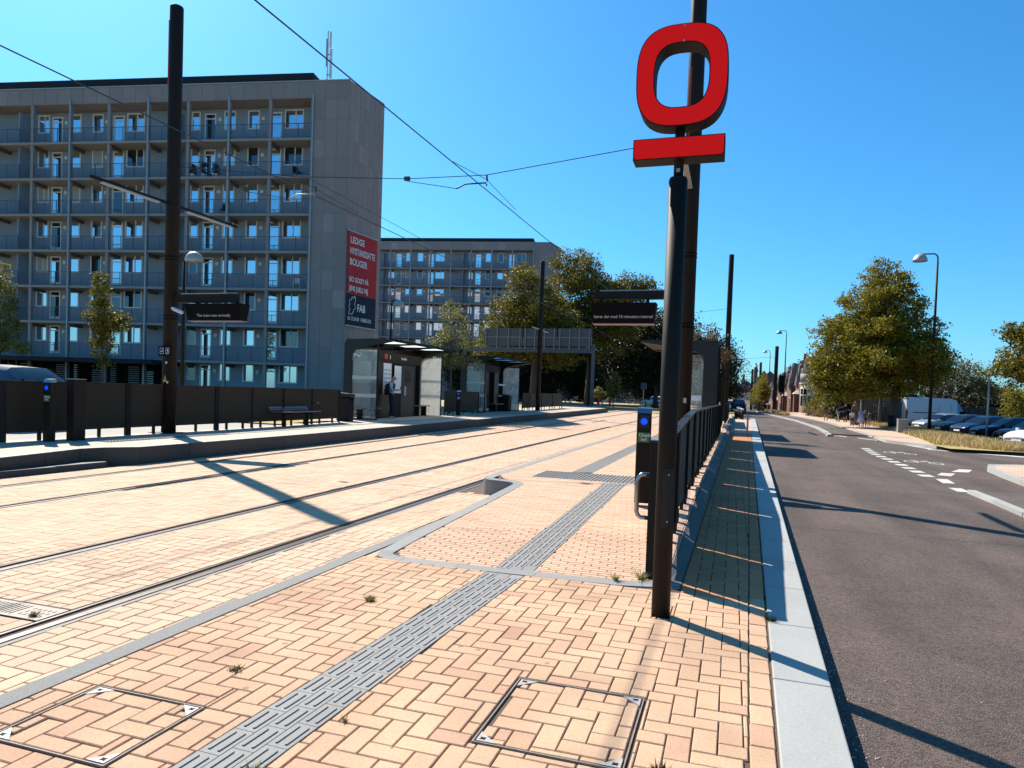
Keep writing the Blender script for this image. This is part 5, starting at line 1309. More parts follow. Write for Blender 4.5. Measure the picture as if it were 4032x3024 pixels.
# dark hedge behind the car park
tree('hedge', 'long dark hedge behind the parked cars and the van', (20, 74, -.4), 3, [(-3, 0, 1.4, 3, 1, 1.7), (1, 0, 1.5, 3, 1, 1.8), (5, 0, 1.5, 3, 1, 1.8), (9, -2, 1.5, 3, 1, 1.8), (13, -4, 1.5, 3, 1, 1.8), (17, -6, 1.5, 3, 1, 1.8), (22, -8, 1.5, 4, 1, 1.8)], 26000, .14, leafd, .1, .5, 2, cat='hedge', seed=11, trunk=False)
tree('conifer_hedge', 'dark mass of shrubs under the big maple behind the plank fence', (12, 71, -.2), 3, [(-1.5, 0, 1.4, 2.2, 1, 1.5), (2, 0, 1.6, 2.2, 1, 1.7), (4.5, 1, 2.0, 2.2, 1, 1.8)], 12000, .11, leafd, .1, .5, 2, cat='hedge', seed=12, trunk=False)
# two big trees in the middle distance
tree('beech_tree', 'left of the two big trees between block and display, golden on its sunny side', (-21.6, 76, .2), 17, [(-3.2, 0, 8.2, 3.6, 3.6, 3.6), (0, 0, 9.5, 4.0, 3.8, 4.2), (-1.6, 0, 13.2, 2.0, 2.0, 3.2), (2.0, 0, 7, 3.6, 3.4, 3.0), (-5.2, 0, 5.6, 2.2, 2.2, 2.0)], 52000, .13, leafg, .45, 4, 16, seed=13, clump=.14, dens=45)
tree('beech_tree', 'taller big dark tree with ragged top, behind the hanging right display', (-16.4, 82, .2), 19, [(-1.5, 0, 13.5, 3.8, 3.6, 4.6), (2.2, 0, 12, 4.6, 3.8, 3.8), (-2.9, 0, 16.4, 2.1, 2, 2.6), (4.4, 0, 14.0, 1.9, 1.7, 1.6), (0, 0, 8.5, 5.6, 4, 3.2), (-3, 0, 9, 3.6, 3.4, 4)], 60000, .13, leafg, .5, 5, 18, seed=14, clump=.13, dens=45)
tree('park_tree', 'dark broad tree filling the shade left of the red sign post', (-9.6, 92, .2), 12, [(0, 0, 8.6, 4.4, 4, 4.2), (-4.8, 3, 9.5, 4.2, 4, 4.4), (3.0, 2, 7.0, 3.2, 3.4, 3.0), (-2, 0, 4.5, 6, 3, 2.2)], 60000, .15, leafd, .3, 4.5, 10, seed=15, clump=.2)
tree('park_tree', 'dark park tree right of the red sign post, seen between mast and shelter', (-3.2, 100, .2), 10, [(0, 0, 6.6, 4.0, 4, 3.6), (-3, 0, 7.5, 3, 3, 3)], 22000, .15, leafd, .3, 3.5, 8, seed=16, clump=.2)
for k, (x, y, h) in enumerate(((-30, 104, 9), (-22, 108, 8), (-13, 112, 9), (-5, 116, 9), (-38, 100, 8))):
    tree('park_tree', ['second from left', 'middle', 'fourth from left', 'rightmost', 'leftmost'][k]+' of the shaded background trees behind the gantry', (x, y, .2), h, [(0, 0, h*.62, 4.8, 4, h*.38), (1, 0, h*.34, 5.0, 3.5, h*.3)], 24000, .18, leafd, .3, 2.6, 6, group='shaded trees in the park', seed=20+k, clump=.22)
tree('young_tree', 'small bright young tree on the verge in front of the dark park', (-13.3, 81, .2), 4.3, [(0, 0, 2.2, .75, .7, 1.1), (.1, 0, 3.2, .45, .45, .9), (-.3, 0, 1.5, .5, .5, .4)], 4500, .085, leafy, .05, .9, 5, seed=26, clump=.22)
tree('round_bush', 'small round yellow green bush beside the gantry leg', (-15.9, 86, .2), 2, [(0, 0, 1.5, .7, .7, .8)], 1500, .09, leafy, .08, .8, 2, cat='bush', seed=27)
tree('young_tree', 'young tree with sparse crown between the two shelters', (-13.35, 31.9, LZ), 6.2, [(0, 0, 3.5, 1.05, 1.0, .95), (-.1, 0, 4.8, .62, .6, 1.0), (.2, 0, 2.7, 1.2, 1.0, .45), (-.9, 0, 3.2, .6, .6, .35), (.9, 0, 3.5, .6, .6, .3)], 5200, .052, leafy, .055, 2.1, 12, seed=28, clump=.2, dens=22)
tree('young_tree', 'columnar young tree in front of the near block, left of the mast', (-31.3, 28, .2), 6.6, [(0, 0, 2.9, .55, .6, 1.1), (-.1, 0, 5.4, .42, .5, 1.4), (.85, 0, 4.3, .75, .6, .6), (-.65, 0, 4.6, .5, .5, .3), (.1, 0, 3.9, .65, .6, .9)], 6500, .062, leafg, .06, 1.3, 8, seed=29, clump=.2)
tree('young_tree', 'young tree cut off by the left edge of the picture', (-40.0, 29, .2), 7.6, [(0, 0, 3.6, 1.1, 1, 1.1), (.2, 0, 5.4, .8, .8, 1.4), (0, 0, 7.0, .45, .5, .9), (1.4, 0, 2.9, .7, .6, .4)], 7500, .065, leafy, .07, 1.3, 8, seed=30, clump=.18)
tree('young_tree', 'thin reddish leafed young tree rising behind the near platform shelter', (-1.15, 31.2, .25), 5.2, [(0, 0, 4.0, .52, .5, .75), (.78, 0, 3.25, .5, .45, .28), (.2, 0, 3.2, .75, .6, .35), (-.35, 0, 3.1, .55, .5, .4)], 1900, .05, leafb, .035, 1.6, 12, seed=31, clump=.16, dens=14)
for k, (x, y, h) in enumerate(((5.0, 116, 4.6), (5.1, 121, 5.4), (5.3, 127, 6.6), (5.3, 134, 7.4), (5.1, 142, 7.0), (5.2, 152, 7.0), (5.1, 165, 7))):
    tree('street_tree', ['nearest small tree of the row on the grass strip', 'second small tree of the row on the grass strip', 'third tree of the row on the grass strip', 'fourth tree of the row on the grass strip', 'fifth tree of the row, farther down the road', 'sixth tree of the row, farther down the road', 'last tree of the row, far down the road'][k], (x-.2, y+4, zr(x, y+4)+.1), h, [(0, 0, h*.62, 1.0, 1.1, h*.22), (0, 0, h*.82, .6, .6, h*.2), (-.3, 0, h*.45, .9, .9, h*.14)], 6000, .09, leafm, .07, h*.3, 6, group='row of trees on the grass strip', seed=40+k, clump=.2)
for k, (x, y) in enumerate(((9.9, 95), (10.8, 103), (10.4, 100.5))):
    tree('garden_bush', ['green garden bush below the white bay window', 'garden hedge before the brick porch', 'leafy bush between house and pavement'][k], (x, y, 0), 2, [(0, 0, .9, 1.0, 1.5, 1.0), (.5, 1, 1.2, 1, 1.2, 1.0)], 4500, .085, leafg, .05, .3, 2, cat='bush', seed=60+k)
for k in range(9):
    x = [-9, -5, -2.5, 12, 15, 9, -12, 4.5, 8][k]; y = [260, 300, 340, 280, 330, 230, 330, 420, 400][k]
    h = [7, 8, 8, 9, 9, 6, 9, 5, 6][k]
    tree('distant_tree', ['dark tree left of the distant tram tracks', 'second dark tree left of the distant tracks', 'third dark tree left of the distant tracks', 'distant tree right of the far road', 'distant tree by the far row of houses', 'small distant tree behind the street trees', 'farthest left tree of the distant valley', 'low bush at the foot of the far church', 'low trees below the far roofs'][k], (x, y, terr(y)-.3), h, [(0, 0, h*.5, 3.2, 3, h*.45)], 2500, .30, leafd, .2, 1.5, 3, seed=70+k, group='distant trees in the valley')

# ------------------------------------------------------------------ gantry with sign backs
t = thing('sign_gantry', 'steel road sign gantry across the street seen from behind, three panels on it', 'sign gantry', (-14.1, 72, .2))
for x, y in ((-14.1, 72), (-28.5, 72), (-15.6, 78), (-29.5, 78)): MB().box(x-.16, x+.16, y-.16, y+.16, 0, 6.9 if y < 75 else 6.6).build('leg', signback if y < 75 else dark, t, True)
MB().box(-28.6, -13.9, 71.9, 72.1, 5.95, 6.5).build('beam', signback, t, True); MB().box(-29.6, -15.4, 77.9, 78.1, 5.9, 6.35).build('beam', dark, t, True)
xs_ = (-26.3, -21.8, -18.0, -14.2)
for a, c in zip(xs_, xs_[1:]):
    o = MB().box(a+.06, c-.06, 71.75, 71.8, 6.62, 8.5).build('sign_panel', signback, t, True)
    b = MB(); b.box(a+.06, c-.06, 71.68, 71.749, 7.5, 7.6)
    for k in range(4):
        x = lerp(a+.3, c-.3, k/3); b.box(x-.05, x+.05, 71.6, 71.679, 6.3, 8.5)
    for (p_, q_) in ((a+.06, a+.12), (c-.12, c-.06)): b.box(p_, q_, 71.66, 71.749, 6.62, 7.49)
    b.build('stiffener', greys, t, True)

# ------------------------------------------------------------------ street lamps
def lamp(label, x, y, z, H, left=True, group='arched street lamps', arm=.95):
    t = thing('street_lamp', label, 'street lamp', (x, y, z), 0, group)
    s = -1 if left else 1
    MB().tube([(0, 0, -.1), (0, 0, H*.55), (0, 0, H-.45)], [.095, .08, .055], 12).build('pole', dark, t, smooth=True)
    MB().tube([(0, 0, H-.45), (0, 0, H-.22), (s*.06, 0, H-.08), (s*.2, 0, H), (s*arm, 0, H)], .04, 10).build('arm', dark, t, smooth=True)
    prof = [(.04, .02), (.16, -.02), (.27, -.09), (.35, -.20), (.40, -.34), (.41, -.44)]
    b = MB(); b.tube([(s*arm, 0, H+z_) for r_, z_ in prof], [r_ for r_, z_ in prof], 20); b.build('lamp_shade', lmet, t, smooth=True)
    return t
lamp('tall arched street lamp in front of the big maple, beside the parked cars', 11.4, 47.7, 0, 10.75)
lamp('arched street lamp beyond the masts on the pavement right of the dark mast', 6.7, 103, .1, 11.3)
lamp('third arched street lamp down the road, just left of the dark mast top', 6.4, 140, 0, 11.2)
lamp('fourth arched street lamp down the road, by the second far mast', 6.0, 178, -1.6, 11.8)
lamp('fifth and smallest arched street lamp down the road', 5.6, 222, -1.4, 11.8)
lamp('small street lamp in front of the near block behind the left mast', -24.3, 26.0, .2, 7.25, left=False, arm=.55)
lamp('small street lamp in front of the farther block', -23.7, 45.2, .3, 7.6, left=False, arm=.55)
t = thing('car_park_lamp', 'short lamp post with a flat disc head among the parked cars', 'street lamp', (14.0, 46.4, -.35))
MB().tube([(0, 0, 0), (0, 0, 3.85)], [.06, .045], 10).build('pole', lmet, t, smooth=True); MB().tube([(0, 0, 3.72), (0, 0, 3.86), (0, 0, 3.9)], [.05, .34, .30], 18).build('lamp_head', lmet, t)
t = thing('utility_box', 'grey roadside cabinet on the dry grass left of the white van', 'utility box', (9.35, 44.8, .0)); MB().box(-.26, .26, -.2, .2, 0, .74).build('body', greys, t, bevel=.02); MB().box(-.28, .28, -.22, .22, .745, .78).build('lid', lmet, t)
t = thing('sign_pole', 'thin bare sign pole on the pavement between the women and the plank fence', 'pole', (9.8, 61.5, 0)); MB().tube([(0, 0, 0), (0, 0, 3.1)], .04, 8).build('post', lmet, t); MB().tube([(0, 0, 3.1), (0, 0, 3.16)], .05, 8).build('cap', lmet, t)
t = thing('litter_bin', 'dark litter bin strapped low beside the thick maple trunk', 'waste bin', (9.7, 49.6, -.1)); MB().tube([(0, 0, .2), (0, 0, .95)], .2, 14).build('body', dark, t, smooth=True); MB().tube([(0, 0, .96), (0, 0, 1.0)], .22, 14).build('rim', black, t)
# red and white barrier and small far signs
t = thing('barrier', 'small red and white barrier on the verge beside the gantry', 'barrier', (-15.0, 84.5, .25))
for x in (-.7, .7): MB().box(x-.12, x+.12, -.05, .05, 0, 1.2).build('post', redc, t)
MB().hexa([(-.58, -.03, .2), (-.5, -.03, .05), (-.5, .03, .05), (-.58, .03, .2)], [(.5, -.03, 1.15), (.58, -.03, 1.0), (.58, .03, 1.0), (.5, .03, 1.15)]).build('bar', white, t)
t = thing('road_sign', 'small grey back of a road sign on a pole in front of the dark park', 'road sign', (-10.2, 84, .25)); MB().tube([(0, 0, 0), (0, 0, 2.9)], .04, 8).build('post', lmet, t); MB().box(-.35, .35, -.06, -.04, 2.2, 3.0).build('sign_panel', signback, t)
# black hanging road sign on far lamp
t = thing('road_sign', 'black rectangular sign on the lamp pole before the brick house', 'road sign', (6.75, 102.6, 0)); MB().box(-.8, .0, -.12, -.06, 2.9, 5.2).build('sign_panel', black, t); MB().box(-.02, .02, -.05, .05, 3.2, 5.0).build('bracket', dark, t)

# plank fence under the big maple and behind the cars
pf = thing('plank_fence', 'tall dark vertical plank fence in the shade behind the pavement', 'fence', (10.2, 70, -.1))
pfm = box_mesh('plank', -.085, .085, -.015, .015, 0, 1, woodf)
def planks(x0, y0, x1, y1, h, z):
    n = int(math.hypot(x1-x0, y1-y0)/.2); a = math.atan2(y1-y0, x1-x0)
    for k in range(n):
        o = inst('plank', pfm, pf, (0, 0, 0)); o.matrix_parent_inverse = pf.matrix_basis.inverted()
        o.location = (lerp(x0, x1, k/n), lerp(y0, y1, k/n)+random.uniform(-.01, .01), z); o.rotation_euler = (0, 0, a); o.scale = (1, 1, h+random.uniform(-.05, .05))
    MB().hexa([(x0, y0+.03, z+.5), (x1, y1+.03, z+.5), (x1, y1+.08, z+.5), (x0, y0+.08, z+.5)], [(x0, y0+.03, z+.6), (x1, y1+.03, z+.6), (x1, y1+.08, z+.6), (x0, y0+.08, z+.6)]).build('rail', woodf, pf, True)
planks(10.4, 69.5, 16.5, 69.9, 2.45, -.1); planks(17, 73.5, 33, 66.5, 2.1, -.4)

# ------------------------------------------------------------------ cars
def paintm(name, c, metal=.4):
    m = mat(name, c, .32, metal=metal, spec=.35); m.node_tree.nodes['Principled BSDF'].inputs['Coat Weight'].default_value = .05; return m
cp = {'navy': paintm('navy_car_paint', (.003, .006, .018)), 'blue': paintm('blue_car_paint', (.006, .022, .06)), 'silver': paintm('silver_car_paint', (.35, .36, .37), .6),
      'black': paintm('black_car_paint', (.01, .01, .012)), 'white': paintm('white_car_paint', (.62, .63, .64), .1), 'grey': paintm('teal_grey_car_paint', (.02, .03, .036), .3), 'vanw': paintm('white_van_paint', (.50, .51, .53), 0)}
def wheel(t, x, y, r=.33, w_=.2):
    b = MB().tube([(x, y-w_/2, r), (x, y-w_/2+.03, r), (x, y+w_/2-.03, r), (x, y+w_/2, r)], [r*.93, r, r, r*.93], 22); o = b.build('wheel', tyre, t, smooth=False)
    s = 1 if y > 0 else -1
    rb = MB().tube([(x, y+s*(w_/2+.002), r), (x, y+s*(w_/2+.012), r)], r*.60, 20); rim = rb.build('rim', dark, o)
    b = MB()
    for k in range(10):
        a = 2*PI*k/10; c, s_ = math.cos(a), math.sin(a); u = Vector((c, 0, s_)); v = Vector((-s_, 0, c))*.024; p = Vector((x, y+s*(w_/2+.018), r))
        b.quad(tuple(p+u*.03-v), tuple(p+u*r*.62-v*.8), tuple(p+u*r*.62+v*.8), tuple(p+u*.03+v))
    b.tube([(x, y+s*(w_/2+.013), r), (x, y+s*(w_/2+.017), r)], r*.66, 20); b.build('spoke', alloy, o)
def car(label, loc, rz, col, L=4.4, W=1.8, H=1.48, style='hatch', group=None, plate_txt=True, name='parked_car', cat='car'):
    """nose toward +x"""
    t = thing(name, label, cat, loc, rz, group)
    # stations: x, z_low, z_belt, z_top, half width belt, half width roof
    f = L/2
    if style == 'van':
        st = [(-f, .42, 1.15, H-.10, .97, .88), (-f+.12, .38, 1.15, H, .99, .92), (-f+2.2, .36, 1.15, H+.02, .99, .92), (f-1.75, .36, 1.15, H-.02, .99, .92), (f-1.45, .36, 1.15, H-.16, .99, .90), (f-.82, .36, 1.14, 1.22+.42, .98, .84), (f-.50, .36, 1.10, 1.14, .97, .86), (f-.12, .34, .93, .97, .93, .82), (f, .40, .70, .75, .84, .74)]
    else:
        st = [(-f, .42, .70, .78, .62, .56), (-f+.08, .30, .92, 1.0, .80, .66), (-f+.30, .22, .95, H*.80, .87, .62), (-f+.75, .2, .95, H*.965, .89, .60), (-.55, .2, .93, H, .90, .62), (.05, .2, .92, H-.01, .90, .62), (.45, .2, .91, H-.10, .90, .63), (1.12 if L < 4.6 else 1.2, .2, .90, .96, .89, .72), (f-.45, .2, .80, .86, .87, .70), (f-.12, .24, .68, .74, .80, .62), (f, .38, .56, .62, .66, .52)]
        k = W/1.8; st = [(a, b_, c, d, e*k, g*k) for a, b_, c, d, e, g in st]
    body, gl = MB(), MB()
    def sec(s):
        x, zl_, zb, zt, wb, wr = s
        h = [(x, wb*.93, zl_), (x, wb, zl_+.16), (x, wb*1.01, zb-.12), (x, wb*.97, zb), (x, lerp(wb, wr, .86), lerp(zb, zt, .86)), (x, wr*.86, zt-.005), (x, wr*.35, zt+.012)]
        return h+[(a, -b_, c) for a, b_, c in h[::-1]]
    S_ = [sec(s) for s in st]; n = len(S_[0])
    for i in range(len(S_)-1):
        for j in range(n-1):
            q = [S_[i][j], S_[i+1][j], S_[i+1][j+1], S_[i][j+1]]
            cab = (st[i][3]-st[i][2] > .25 or st[i+1][3]-st[i+1][2] > .25)
            side = j in (3, 9)
            if style == 'van': isg = (side and i == 4) or (j in (4, 5, 6, 7, 8) and i == 5) or (side and i == 5)
            else:
                both = st[i][3]-st[i][2] > .3 and st[i+1][3]-st[i+1][2] > .3
                isg = (side and cab) or (j in (4, 5, 6, 7, 8) and i in (6, 2)) or (j in (5, 6, 7) and i == 1)
            (gl if isg else body).quad(*q)
    body.poly(S_[0][::-1]); body.poly(S_[-1])
    for mbx in (body, gl):   # merge for smooth shading
        pass
    def clean(b, nm, m):
        o = b.build(nm, m, t)
        import bmesh
        bm = bmesh.new(); bm.from_mesh(o.data); bmesh.ops.remove_doubles(bm, verts=bm.verts, dist=.0005); bmesh.ops.recalc_face_normals(bm, faces=bm.faces); bm.to_mesh(o.data); bm.free()
        o.data.polygons.foreach_set('use_smooth', [True]*len(o.data.polygons)); o.data.set_sharp_from_angle(angle=math.radians(38)); return o
    clean(body, 'body', cp[col]); clean(gl, 'window', carglass)
    wx = (f-.86, -f+.82); hw = W/2-.12 if style != 'van' else .86
    for x in wx:
        for s in (-1, 1):
            MB().tube([(x, s*(hw+.02), .34), (x, s*(hw+.125), .34)], .39, 20).build('wheel_arch', black, t)
            wheel(t, x, s*(hw+.03), .34 if style == 'van' else .32)
    zz = .66 if style != 'van' else .82
    for s in (-1, 1):
        if style != 'van':
            MB().hexa([(f-.42, s*.56, zz-.03), (f-.10, s*.50, zz-.05), (f-.16, s*.76, zz-.03), (f-.5, s*.83, zz)][::s], [(f-.46, s*.56, zz+.10), (f-.14, s*.50, zz+.06), (f-.2, s*.74, zz+.09), (f-.55, s*.81, zz+.13)][::s]).build('headlight', lampg, t)
            MB().hexa([(-f+.02, s*.50, .82), (-f+.25, s*.80, .82), (-f+.30, s*.86, .82), (-f+.02, s*.56, .78)], [(-f+.06, s*.50, .96), (-f+.25, s*.78, .98), (-f+.32, s*.84, .98), (-f+.05, s*.60, .95)]).build('tail_light', taill, t)
            MB().box(.95, 1.10, s*(W/2-.06)-(.0 if s > 0 else .16), s*(W/2-.06)+(.16 if s > 0 else 0), .92, 1.05).build('mirror', cp[col], t)
        else:
            MB().box(f-.30, f-.06, s*.70-.10, s*.70+.10, .78, .96).build('headlight', lampg, t)
            MB().box(-f-.02, -f+.12, s*.92-.07, s*.92+.07, .75, 1.5).build('tail_light', taill, t)
            MB().box(f-1.0, f-.85, s*1.07-.09, s*1.07+.09, 1.2, 1.55).build('mirror', black, t)
    MB().box(f-.03, f+.012, -.26, .26, .40, .51).build('number_plate', plate, t)
    MB().box(-f-.012, -f+.05, -.26, .26, .50 if style == 'van' else .62, .61 if style == 'van' else .73).build('number_plate', plate, t)
    if style != 'van': MB().box(f-.05, f+.004, -.42, .42, .24, .36).build('grille', black, t)
    if style == 'van':
        for s in (-1, 1):
            MB().box(-f+.55, -f+2.75, s*.995-.004, s*.995+.008 if s > 0 else s*.995+.004, 1.30, 1.36).build('slide_rail', black, t)
            for x in (-f+2.85, f-2.0): MB().box(x, x+.014, s*.997-.006, s*.997+.006, .5, 2.1).build('door_gap', greys, t)
    return t
HD = math.pi+math.radians(24)
def parked(nose, **k):
    L = k.get('L', 4.4); hd = k.pop('hd', HD); c = Vector((math.cos(hd), math.sin(hd)))
    return car(k.pop('label'), (nose[0]-c.x*L/2, nose[1]-c.y*L/2, -.42), hd, k.pop('col'), group=None, **k)
parked((14.0, 62.2), col='silver', label='silver parked car, leftmost of the row, its front behind the lamp post')
parked((14.3, 57.6), col='grey', label='teal grey parked car, second from left in the row', H=1.5)
parked((14.5, 53.8), col='blue', label='mid blue parked car, third from left in the row')
parked((14.3, 49.7), col='navy', label='dark navy parked car with a visible alloy front wheel', hd=math.pi+.12, L=4.5)
parked((14.0, 43.8), col='black', label='black parked car with a white plate near the right edge')
parked((13.35, 40.0), col='white', label='pale silver white parked car cut off by the right edge', hd=math.pi+.55)
car('white panel van with a high roof parked behind the cars', (17.2, 70.8, -.3), math.atan2(1.65, 5.27), 'vanw', L=5.9, H=2.62, style='van', name='van', cat='van')
car('dark blue car seen from behind on the road beyond the bollards', (.75, 96.5, zr(0, 96)), PI/2, 'navy', L=4.4, W=1.9, H=1.66, name='car')
car('pale car half hidden left of the dark blue car on the road', (-.6, 104, zr(0, 104)), PI/2, 'white', L=4.3, H=1.5, name='car')
car('dark blue car roof showing over the panel fence at the left edge', (-19.2, 13.6, .12), math.pi+.0, 'navy', L=4.7, W=1.9, H=1.66)
car('small white car parked far off beyond the shaded verge', (-10.5, 101, .27), 2.6, 'white')

# ------------------------------------------------------------------ people
def cl(name, c, r=.85): return mat(name, c, r, spec=.2)
def person(label, loc, rz, H, shirt, pants, shoes, hair=None, bare_arm=True, bare_leg=False, pose=None, long_sleeve=False, extras=None, wide=1.0, name='person', skinm=None):
    """faces -y before rotation; one continuous skinned body"""
    sk = skinm or skin
    J = {'pel': (0, 0, .53), 'sp': (0, .005, .62), 'ch': (0, 0, .74), 'nk': (0, 0, .835), 'nk2': (0, -.006, .868), 'hd': (0, -.012, .925), 'tp': (0, -.008, .965),
         'shL': (.10, 0, .80), 'elL': (.128, .015, .63), 'wrL': (.135, -.02, .485), 'haL': (.133, -.03, .445),
         'shR': (-.10, 0, .80), 'elR': (-.128, .015, .63), 'wrR': (-.135, -.02, .485), 'haR': (-.133, -.03, .445),
         'hiL': (.052, 0, .50), 'knL': (.056, -.012, .285), 'anL': (.058, .01, .045), 'toL': (.062, -.075, .018),
         'hiR': (-.052, 0, .50), 'knR': (-.056, -.012, .285), 'anR': (-.058, .01, .045), 'toR': (-.062, -.075, .018)}
    Rd = {'pel': .078, 'sp': .066, 'ch': .078, 'nk': .036, 'nk2': .03, 'hd': .052, 'tp': .040, 'sh': .036, 'el': .025, 'wr': .017, 'ha': .019, 'hi': .058, 'kn': .034, 'an': .024, 'to': .020}
    if pose: J.update(pose)
    E_ = [('pel', 'sp'), ('sp', 'ch'), ('ch', 'nk'), ('nk', 'nk2'), ('nk2', 'hd'), ('hd', 'tp')]
    for s in 'LR': E_ += [('ch', 'sh'+s), ('sh'+s, 'el'+s), ('el'+s, 'wr'+s), ('wr'+s, 'ha'+s), ('pel', 'hi'+s), ('hi'+s, 'kn'+s), ('kn'+s, 'an'+s), ('an'+s, 'to'+s)]
    names = list(J)
    rad = [Rd.get(k, Rd.get(k[:2], .03)) for k in names]
    P = [Vector(J[k]) for k in names]
    # fingers
    for s in 'LR':
        w_, h_ = Vector(J['wr'+s]), Vector(J['ha'+s]); d = (h_-w_).normalized(); sd = 1 if s == 'L' else -1
        lat = d.cross(Vector((0, 0, 1)) if abs(d.z) < .8 else Vector((sd, 0, 0))).normalized()
        for k, (o_, ln) in enumerate(((-.012, .036), (-.004, .042), (.004, .040), (.012, .031))):
            a = h_+lat*o_+d*.008; names += ['f']*2; P += [a+d*ln*.5, a+d*ln+Vector((0, -.006, 0))]; rad += [.0052, .0045]
            E_ += [('ha'+s, len(P)-2), (len(P)-2, len(P)-1)]
        names += ['f']*2; a = w_.lerp(h_, .5); P += [a-lat*.018+d*.012, a-lat*.024+d*.032]; rad += [.006, .005]; E_ += [('ha'+s, len(P)-2), (len(P)-2, len(P)-1)]
    ix = {k: i for i, k in enumerate(names) if k != 'f'}
    ed = [(ix[a] if isinstance(a, str) else a, ix[b] if isinstance(b, str) else b) for a, b in E_]
    me = bpy.data.meshes.new('sk'); me.from_pydata([tuple(p*H) for p in P], ed, []); o = bpy.data.objects.new('sk', me); COL.objects.link(o)
    sm = o.modifiers.new('skin', 'SKIN'); sm.use_smooth_shade = True
    for i, v in enumerate(me.skin_vertices[0].data): v.radius = (rad[i]*H*(wide if names[i] in ('pel', 'sp', 'ch') else 1), rad[i]*H*(.72 if names[i] in ('pel', 'sp', 'ch') else 1)); v.use_root = (i == 0)
    sb_ = o.modifiers.new('sub', 'SUBSURF'); sb_.levels = 2; sb_.render_levels = 2
    m2 = bpy.data.meshes.new_from_object(o.evaluated_get(bpy.context.evaluated_depsgraph_get())); bpy.data.objects.remove(o)
    m2.name = 'body'; m2.materials.clear()
    for mm in (sk, shirt, pants, shoes): m2.materials.append(mm)
    hd = Vector(J['hd'])*H; zhip = .5
    segs = []
    for a, b_ in ed: segs.append((P[a]*H, P[b_]*H, names[a], names[b_]))
    for pl_ in m2.polygons:
        c = pl_.center; best = None; bd = 9e9
        for a, b_, na, nb in segs:
            ab = b_-a; tt = max(0, min(1, (c-a).dot(ab)/max(ab.length_squared, 1e-9))); dd = (c-(a+ab*tt)).length
            if dd < bd: bd = dd; best = (na, nb, tt)
        na, nb, tt = best; k = 0
        key = nb[:2]
        if nb in ('sp', 'ch', 'nk') or key == 'sh': k = 1 if not (nb == 'nk' and tt > .75) else 0
        elif key == 'el': k = 1 if (long_sleeve or tt < .75) else 0
        elif key == 'wr': k = 1 if long_sleeve else 0
        elif key in ('hi',) or nb == 'pel': k = 2
        elif key == 'kn': k = 2 if (not bare_leg or tt < .8) else 0
        elif key == 'an': k = 2 if not bare_leg else 0
        elif key == 'to': k = 3
        pl_.material_index = k; pl_.use_smooth = True
    t = bpy.data.objects.new(name, None); COL.objects.link(t); t.location = loc; t.rotation_euler = (0, 0, rz); tag(t, label, 'person')
    bo = bpy.data.objects.new('body', m2); COL.objects.link(bo); bo.parent = t
    hx, hy, hz = J['hd'][0]*H, J['hd'][1]*H, J['hd'][2]*H
    tilt = (Vector(J['tp'])-Vector(J['nk2'])).normalized()
    if hair:
        b = MB()
        for i in range(6):
            for j in range(12):
                def pt(i_, j_):
                    th = i_/6*math.radians(112); ph = 2*PI*j_/12; r = .057*H
                    q = Vector((math.sin(th)*math.cos(ph)*.92, math.sin(th)*math.sin(ph), math.cos(th)))*r
                    if q.y < -.25*r and th > 1.0: q *= .86
                    qr = Vector((0, 0, 1)).rotation_difference(tilt) @ q
                    return tuple(qr+Vector((hx, hy, hz+.012*H)))
                b.quad(pt(i, j), pt(i+1, j), pt(i+1, (j+1) % 12), pt(i, (j+1) % 12))
        b.build('hair', hair, t, smooth=True)
    # face: nose, ears, eyes
    rot = Vector((0, 0, 1)).rotation_difference(tilt)
    def fp(x, y, z): return tuple(rot @ Vector((x*H, y*H, z*H))+Vector((hx, hy, hz)))
    MB().tube([fp(0, -.050, .008), fp(0, -.064, -.008)], [.004*H, .008*H], 6).build('nose', sk, t)
    for s in (-1, 1):
        MB().tube([fp(s*.050, .002, .008), fp(s*.056, .004, .0)], [.010*H, .009*H], 8).build('ear', sk, t)
        MB().tube([fp(s*.019, -.0505, .012), fp(s*.019, -.0535, .012)], .0055*H, 8).build('eye', black, t)
    MB().tube([fp(-.014, -.0535, -.022), fp(.014, -.0535, -.022)], .003*H, 6).build('mouth', redc, t)
    return t, J
shirtb = cl('blue_shirt', (.18, .42, .68)); navyp = cl('navy_trousers', (.012, .014, .028)); shoew = cl('pale_shoe', (.25, .25, .26)); shoeb = cl('dark_shoe', (.03, .03, .03))
blk = cl('black_cloth', (.012, .011, .012)); wht = cl('white_cloth', (.8, .78, .75)); den = cl('denim', (.03, .07, .14)); olive = cl('olive_cloth', (.13, .11, .07)); lilac = cl('lilac_cloth', (.62, .58, .80)); greyc = cl('grey_cloth', (.12, .11, .11)); maroon = cl('maroon_cloth', (.16, .03, .04))
hbrown = cl('brown_hair', (.06, .03, .015)); hblond = cl('blond_hair', (.42, .30, .15)); hijab = cl('grey_hijab', (.20, .18, .17)); cream = cl('cream_cap', (.5, .45, .36))
